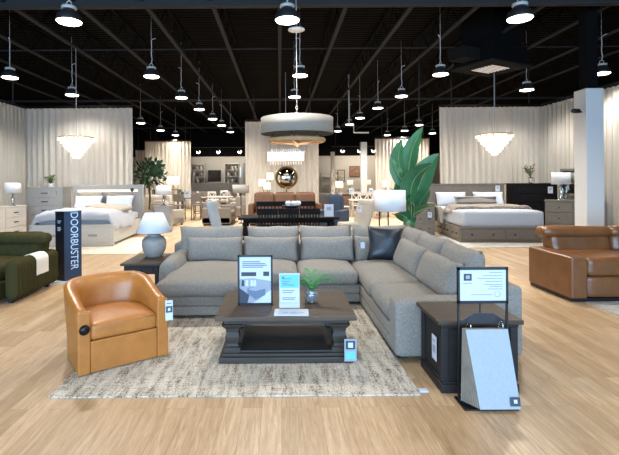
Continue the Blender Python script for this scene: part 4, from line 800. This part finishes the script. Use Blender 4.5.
ptag('white notice card on the tall counter table', (-4.1, 19.4, .95), 0, 1.9); bush('potted_plant', 'small dark plant on the tall counter table', 'plant', (-4.4, 19.75, .95), .12, .08, 8, .16, .28, .12, .05, 'leaf_d', 5)
sofa('sofa', 'pale grey armchair right behind the white bed corner', (-4.4, 16.9, 0), R(150), 1.1, 'beigefab', .95, .6, .9, 1, 'armchair')
# white cross back chairs
def cross_chair(label, loc, rz, m='whitewood', group='pale cross back chairs'):
    t = thing('cross_back_chair', label, 'chair', loc, rz, group); obj('seat', bx(-.23, .23, -.22, .22, .43, .47, bev=.008), m, t)
    bm = B(); box(bm, -.23, .23, .2, .23, 1.0, 1.1); tube(bm, [(-.19, .215, .55), (.19, .215, 1.02)], .02, 5); tube(bm, [(.19, .215, .55), (-.19, .215, 1.02)], .02, 5); box(bm, -.2, .2, .2, .23, .52, .56); obj('backrest', bm, m, t)
    for sx in (-1, 1): obj('leg', bx(sx*.21-.022, sx*.21+.022, -.21, -.17, 0, .43), m, t); obj('leg', bx(sx*.21-.022, sx*.21+.022, .19, .235, 0, 1.05), m, t); obj('stretcher', bx(sx*.21-.012, sx*.21+.012, -.18, .2, .18, .21), m, t)
    obj('front_stretcher', bx(-.2, .2, -.2, -.175, .26, .29), m, t); return t
c0 = cross_chair('pale cross back chair at the front left of the white dining table', (3.62, 19.4, 0), R(180))
for (x, y, rz, d) in ((4.25, 19.4, 182, 'at the front right of the white dining table'), (3.0, 20.3, 90, 'at the left end of the white dining table'), (3.7, 21.2, 0, 'on the far left side of the white dining table'), (4.5, 21.2, 0, 'on the far right side of the white dining table')): dup(c0, (x, y, 0), R(rz), 'pale cross back chair '+d)
def table(label, loc, w, d, h, m, rz=0, name='dining_table'):
    t = thing(name, label, 'table', loc, rz); obj('tabletop', bx(-w/2, w/2, -d/2, d/2, h-.05, h, bev=.006), m, t)
    for sx in (-1, 1):
        for sy in (-1, 1): obj('leg', bx(sx*(w/2-.08)-.035, sx*(w/2-.08)+.035, sy*(d/2-.08)-.035, sy*(d/2-.08)+.035, 0, h-.05), m, t)
    return t
table('white dining table with cross back chairs in the right middle distance', (4.0, 20.3, 0), 1.6, .95, .78, 'whitewood')
# ------------------------------------------------------------ far showroom
def pedestal(label, loc, r, m, h=.78):
    t = thing('round_table', label, 'table', loc); obj('tabletop', lathe(B(), [(0, h-.04), (r, h-.04), (r, h), (0, h)], 28), m, t); obj('pedestal', lathe(B(), [(.3, 0), (.28, .05), (.07, .15), (.07, h-.1), (.18, h-.04)], 14), m, t)
pedestal('round cream dining table in the far left showroom', (-3.5, 25.4, 0), .8, 'whitewood')
for k, (x, y, rz, d) in enumerate(((-4.5, 25.2, 90, 'left of'), (-3.7, 24.2, 175, 'in front of'), (-2.6, 25.0, -80, 'right of'), (-3.4, 26.5, 0, 'behind'))): dup(c0, (x, y, 0), R(rz), 'cream cross back chair '+d+' the round cream table', 'cream chairs at the round table')
pedestal('round grey dining table behind the cream one', (-2.2, 28.5, 0), .7, 'taupe')
for k, (x, y, rz, d) in enumerate(((-2.9, 28.3, 90, 'left'), (-1.5, 28.5, -90, 'right'))): dining_chair('beige far dining chair at the '+d+' of the round grey table', (x, y, 0), R(rz), 'beigefab', .98)
sofa('grey_armchair', 'taupe armchair behind the grey taupe sofa', (-1.9, 20.6, 0), R(-20), .95, 'taupefab', .95, .6, .85, 1, 'armchair')
t = thing('table_lamp', 'lamp with wide beige drum shade behind the grey taupe sofa', 'lamp', (-1.55, 18.9-1.5, 0)); obj('lamp_base', lathe(B(), [(.14, 0), (.02, .03), (.02, 1.2)], 12), 'blackmetal', t); obj('lamp_shade', shell(B(), [(.33, 1.2), (.33, 1.52)], 28, .005), 'beigefab', t)
table_unit = thing('media_console', 'pale grey media wall unit with black screen on the distant wall', 'cabinet', (-5.1, 34.6, 0)); obj('cabinet', bx(-1.9, 1.9, -.3, .3, 0, 1.5), 'greywood', table_unit); obj('screen', bx(-.5, .5, -.34, -.3, 1.6, 2.5), 'screen', table_unit); 
for s in (-1, 1):
    bm = B(); box(bm, s*1.35-.55, s*1.35+.55, .2, .3, 1.5, 3.0)
    for z in (1.5, 2.0, 2.5, 3.0): box(bm, s*1.35-.55, s*1.35+.55, -.3, .3, z-.02, z+.02)
    box(bm, s*1.35-.57, s*1.35-.53, -.3, .3, 1.5, 3); box(bm, s*1.35+.53, s*1.35+.57, -.3, .3, 1.5, 3); obj('shelving', bm, 'whitewood', table_unit)
    for j, z in enumerate((1.52, 2.02, 2.52)):
        for q in range(3): o = obj('vase', lathe(B(), [(.05, 0), (.1, .12), (.06, .25), (.07, .3)], 10), ('books', 'white', 'brownwood')[(j+q) % 3], None, False, (-5.1+s*1.35-.3+q*.3, 34.45, z)); tag(o, 'small vase on the shelves beside the distant black screen', 'vase', 'vases on the distant media shelves')
o = obj('picture', bx(-4.1+.0-.0, -3.2, 35.85, 35.9, 2.2, 3.0), 'bluepic'); o.location = (.0, -.1, -.25); tag(o, 'bright pale blue picture on the distant wall', 'picture')  # blue light on the picture is put in as glow of its material
struct(obj('door_1', bx(-3.0, -2.2, 35.8, 35.98, 0, 3.1), 'greywood'))
t = thing('painting', 'brown framed painting on the distant wall right of the middle curtain', 'picture', (6.1, 35.95, 2.35)); obj('frame', bx(-.42, .42, -.05, 0, -.45, .45), 'brownwood', t); obj('canvas', bx(-.36, .36, -.07, -.05, -.39, .39), 'picture', t)
t = thing('frosted_tree', 'pale grey bushy tree in the distance right of the middle curtain', 'plant', (3.55, 27.5, 0)); obj('planter', lathe(B(), [(.22, 0), (.3, .5), (.25, .5)], 16), 'pot', t); lb = B()
for i in range(200):
    q = r.random(); a = r.uniform(0, 2*PI); rad = .65*(1-q)*r.random()**.4+.05; c = Vector((math.cos(a)*rad, math.sin(a)*rad, .6+q*1.7)); d = Vector((math.cos(a), math.sin(a), .3)).normalized(); leaf_blade(lb, c, c+d*.2, .09, (0, 0, .02), d.cross(Vector((0, 0, 1))), .2, 4)
obj('foliage', lb, 'books', t)
specs = [('dark brown sofa in the far right showroom', (4.1, 24.3, 0), 180, 2.1, 'brownwood'), ('charcoal sofa in the far right showroom', (1.9, 24.3, 0), 190, 2.0, 'charcoal'), ('beige sofa by the distant wall on the right', (6.3, 32.5, 0), 0, 2.2, 'beigefab'), ('pale sofa by the distant wall on the left', (-3.2, 32.4, 0), 10, 2.2, 'beigefab'), ('grey sofa behind the far dining set', (-5.6, 30.2, 0), 175, 2.2, 'taupefab'), ('beige sofa in the distance behind the counter table', (-6.3, 23.4, 0), 160, 2.0, 'beigefab'), ('taupe sofa in the distance right of the far right sofas', (6.8, 28.4, 0), 185, 2.0, 'taupefab')]
for l_, loc, rz, w_, m_ in specs: sofa('sofa', l_, loc, R(rz), w_, m_, .95)
for l_, loc, w_, d_, h_, m_ in (('dark console table behind the navy armchair', (3.3, 22.3, 0), 1.5, .45, .95, 'blackwood'), ('dark sideboard table in the far right showroom', (5.2, 23.3, 0), 1.6, .5, .9, 'brownwood'), ('pale console table near the distant painting', (6.2, 34.6, 0), 1.8, .45, .9, 'whitewood'), ('grey console table right of the far screen', (-2.3, 34.9, 0), 1.3, .45, .85, 'taupe'), ('white console behind the banana plant', (5.8, 21.2, 0), 1.5, .5, .98, 'whitewood')): table(l_, loc, w_, d_, h_, m_, name='console_table')
for l_, loc, s_, h_, b_ in (('glowing lamp on the far pale console, left of the painting', (5.5, 34.6, .9), .5, .35, .4), ('glowing lamp on the far pale console, right of the painting', (6.9, 34.6, .9), .5, .35, .4), ('glowing lamp on the dark console behind the navy armchair', (3.0, 22.3, .95), .4, .3, .35), ('glowing lamp on the dark sideboard in the far right showroom', (5.6, 23.3, .9), .35, .3, .4), ('glowing lamp on the grey console right of the far screen', (-2.3, 34.9, .85), .5, .35, .4)): table_lamp(l_, loc, s_, h_, b_, 'shade_on', 'ceramic')
ptag('small white card standing on the dark console', (3.6, 22.2, .95), 0, 2); ptag('small white card standing on the dark sideboard', (4.8, 23.2, .9), 0, 2)
bush('potted_plant', 'small plant on the white console behind the banana plant', 'plant', (5.5, 21.2, .98), .12, .1, 9, .3, .3, .2, .06, 'leaf_s', 9)
o = thing('picture', 'framed picture hanging beside the far right curtain', 'picture', (5.0, 35.95, 2.0)); obj('frame', bx(-.3, .3, -.05, 0, -.5, .5), 'blackwood', o); obj('canvas', bx(-.25, .25, -.06, -.05, -.45, .45), 'books', o)
b_ = thing('bookcase', 'pale open bookcase against the distant wall behind the middle curtain gap', 'bookcase', (3.9, 35.4, 0)); bm = B(); box(bm, -.6, -.56, -.2, .2, 0, 2.2); box(bm, .56, .6, -.2, .2, 0, 2.2)
for z in (.1, .6, 1.1, 1.6, 2.16): box(bm, -.6, .6, -.2, .2, z, z+.04)
obj('case', bm, 'whitewood', b_)
# daybed hung art on left far behind the fiddle tree
o = table('low pale cabinet under the far left curtain', (-6.6, 25.5, 0), 1.6, .5, 1.2, 'taupe', name='console_table')
table_lamp('glowing lamp on the low pale cabinet beneath the far left curtain', (-6.2, 25.5, 1.2), .75, .42, .3, 'shade_on', 'ceramic')
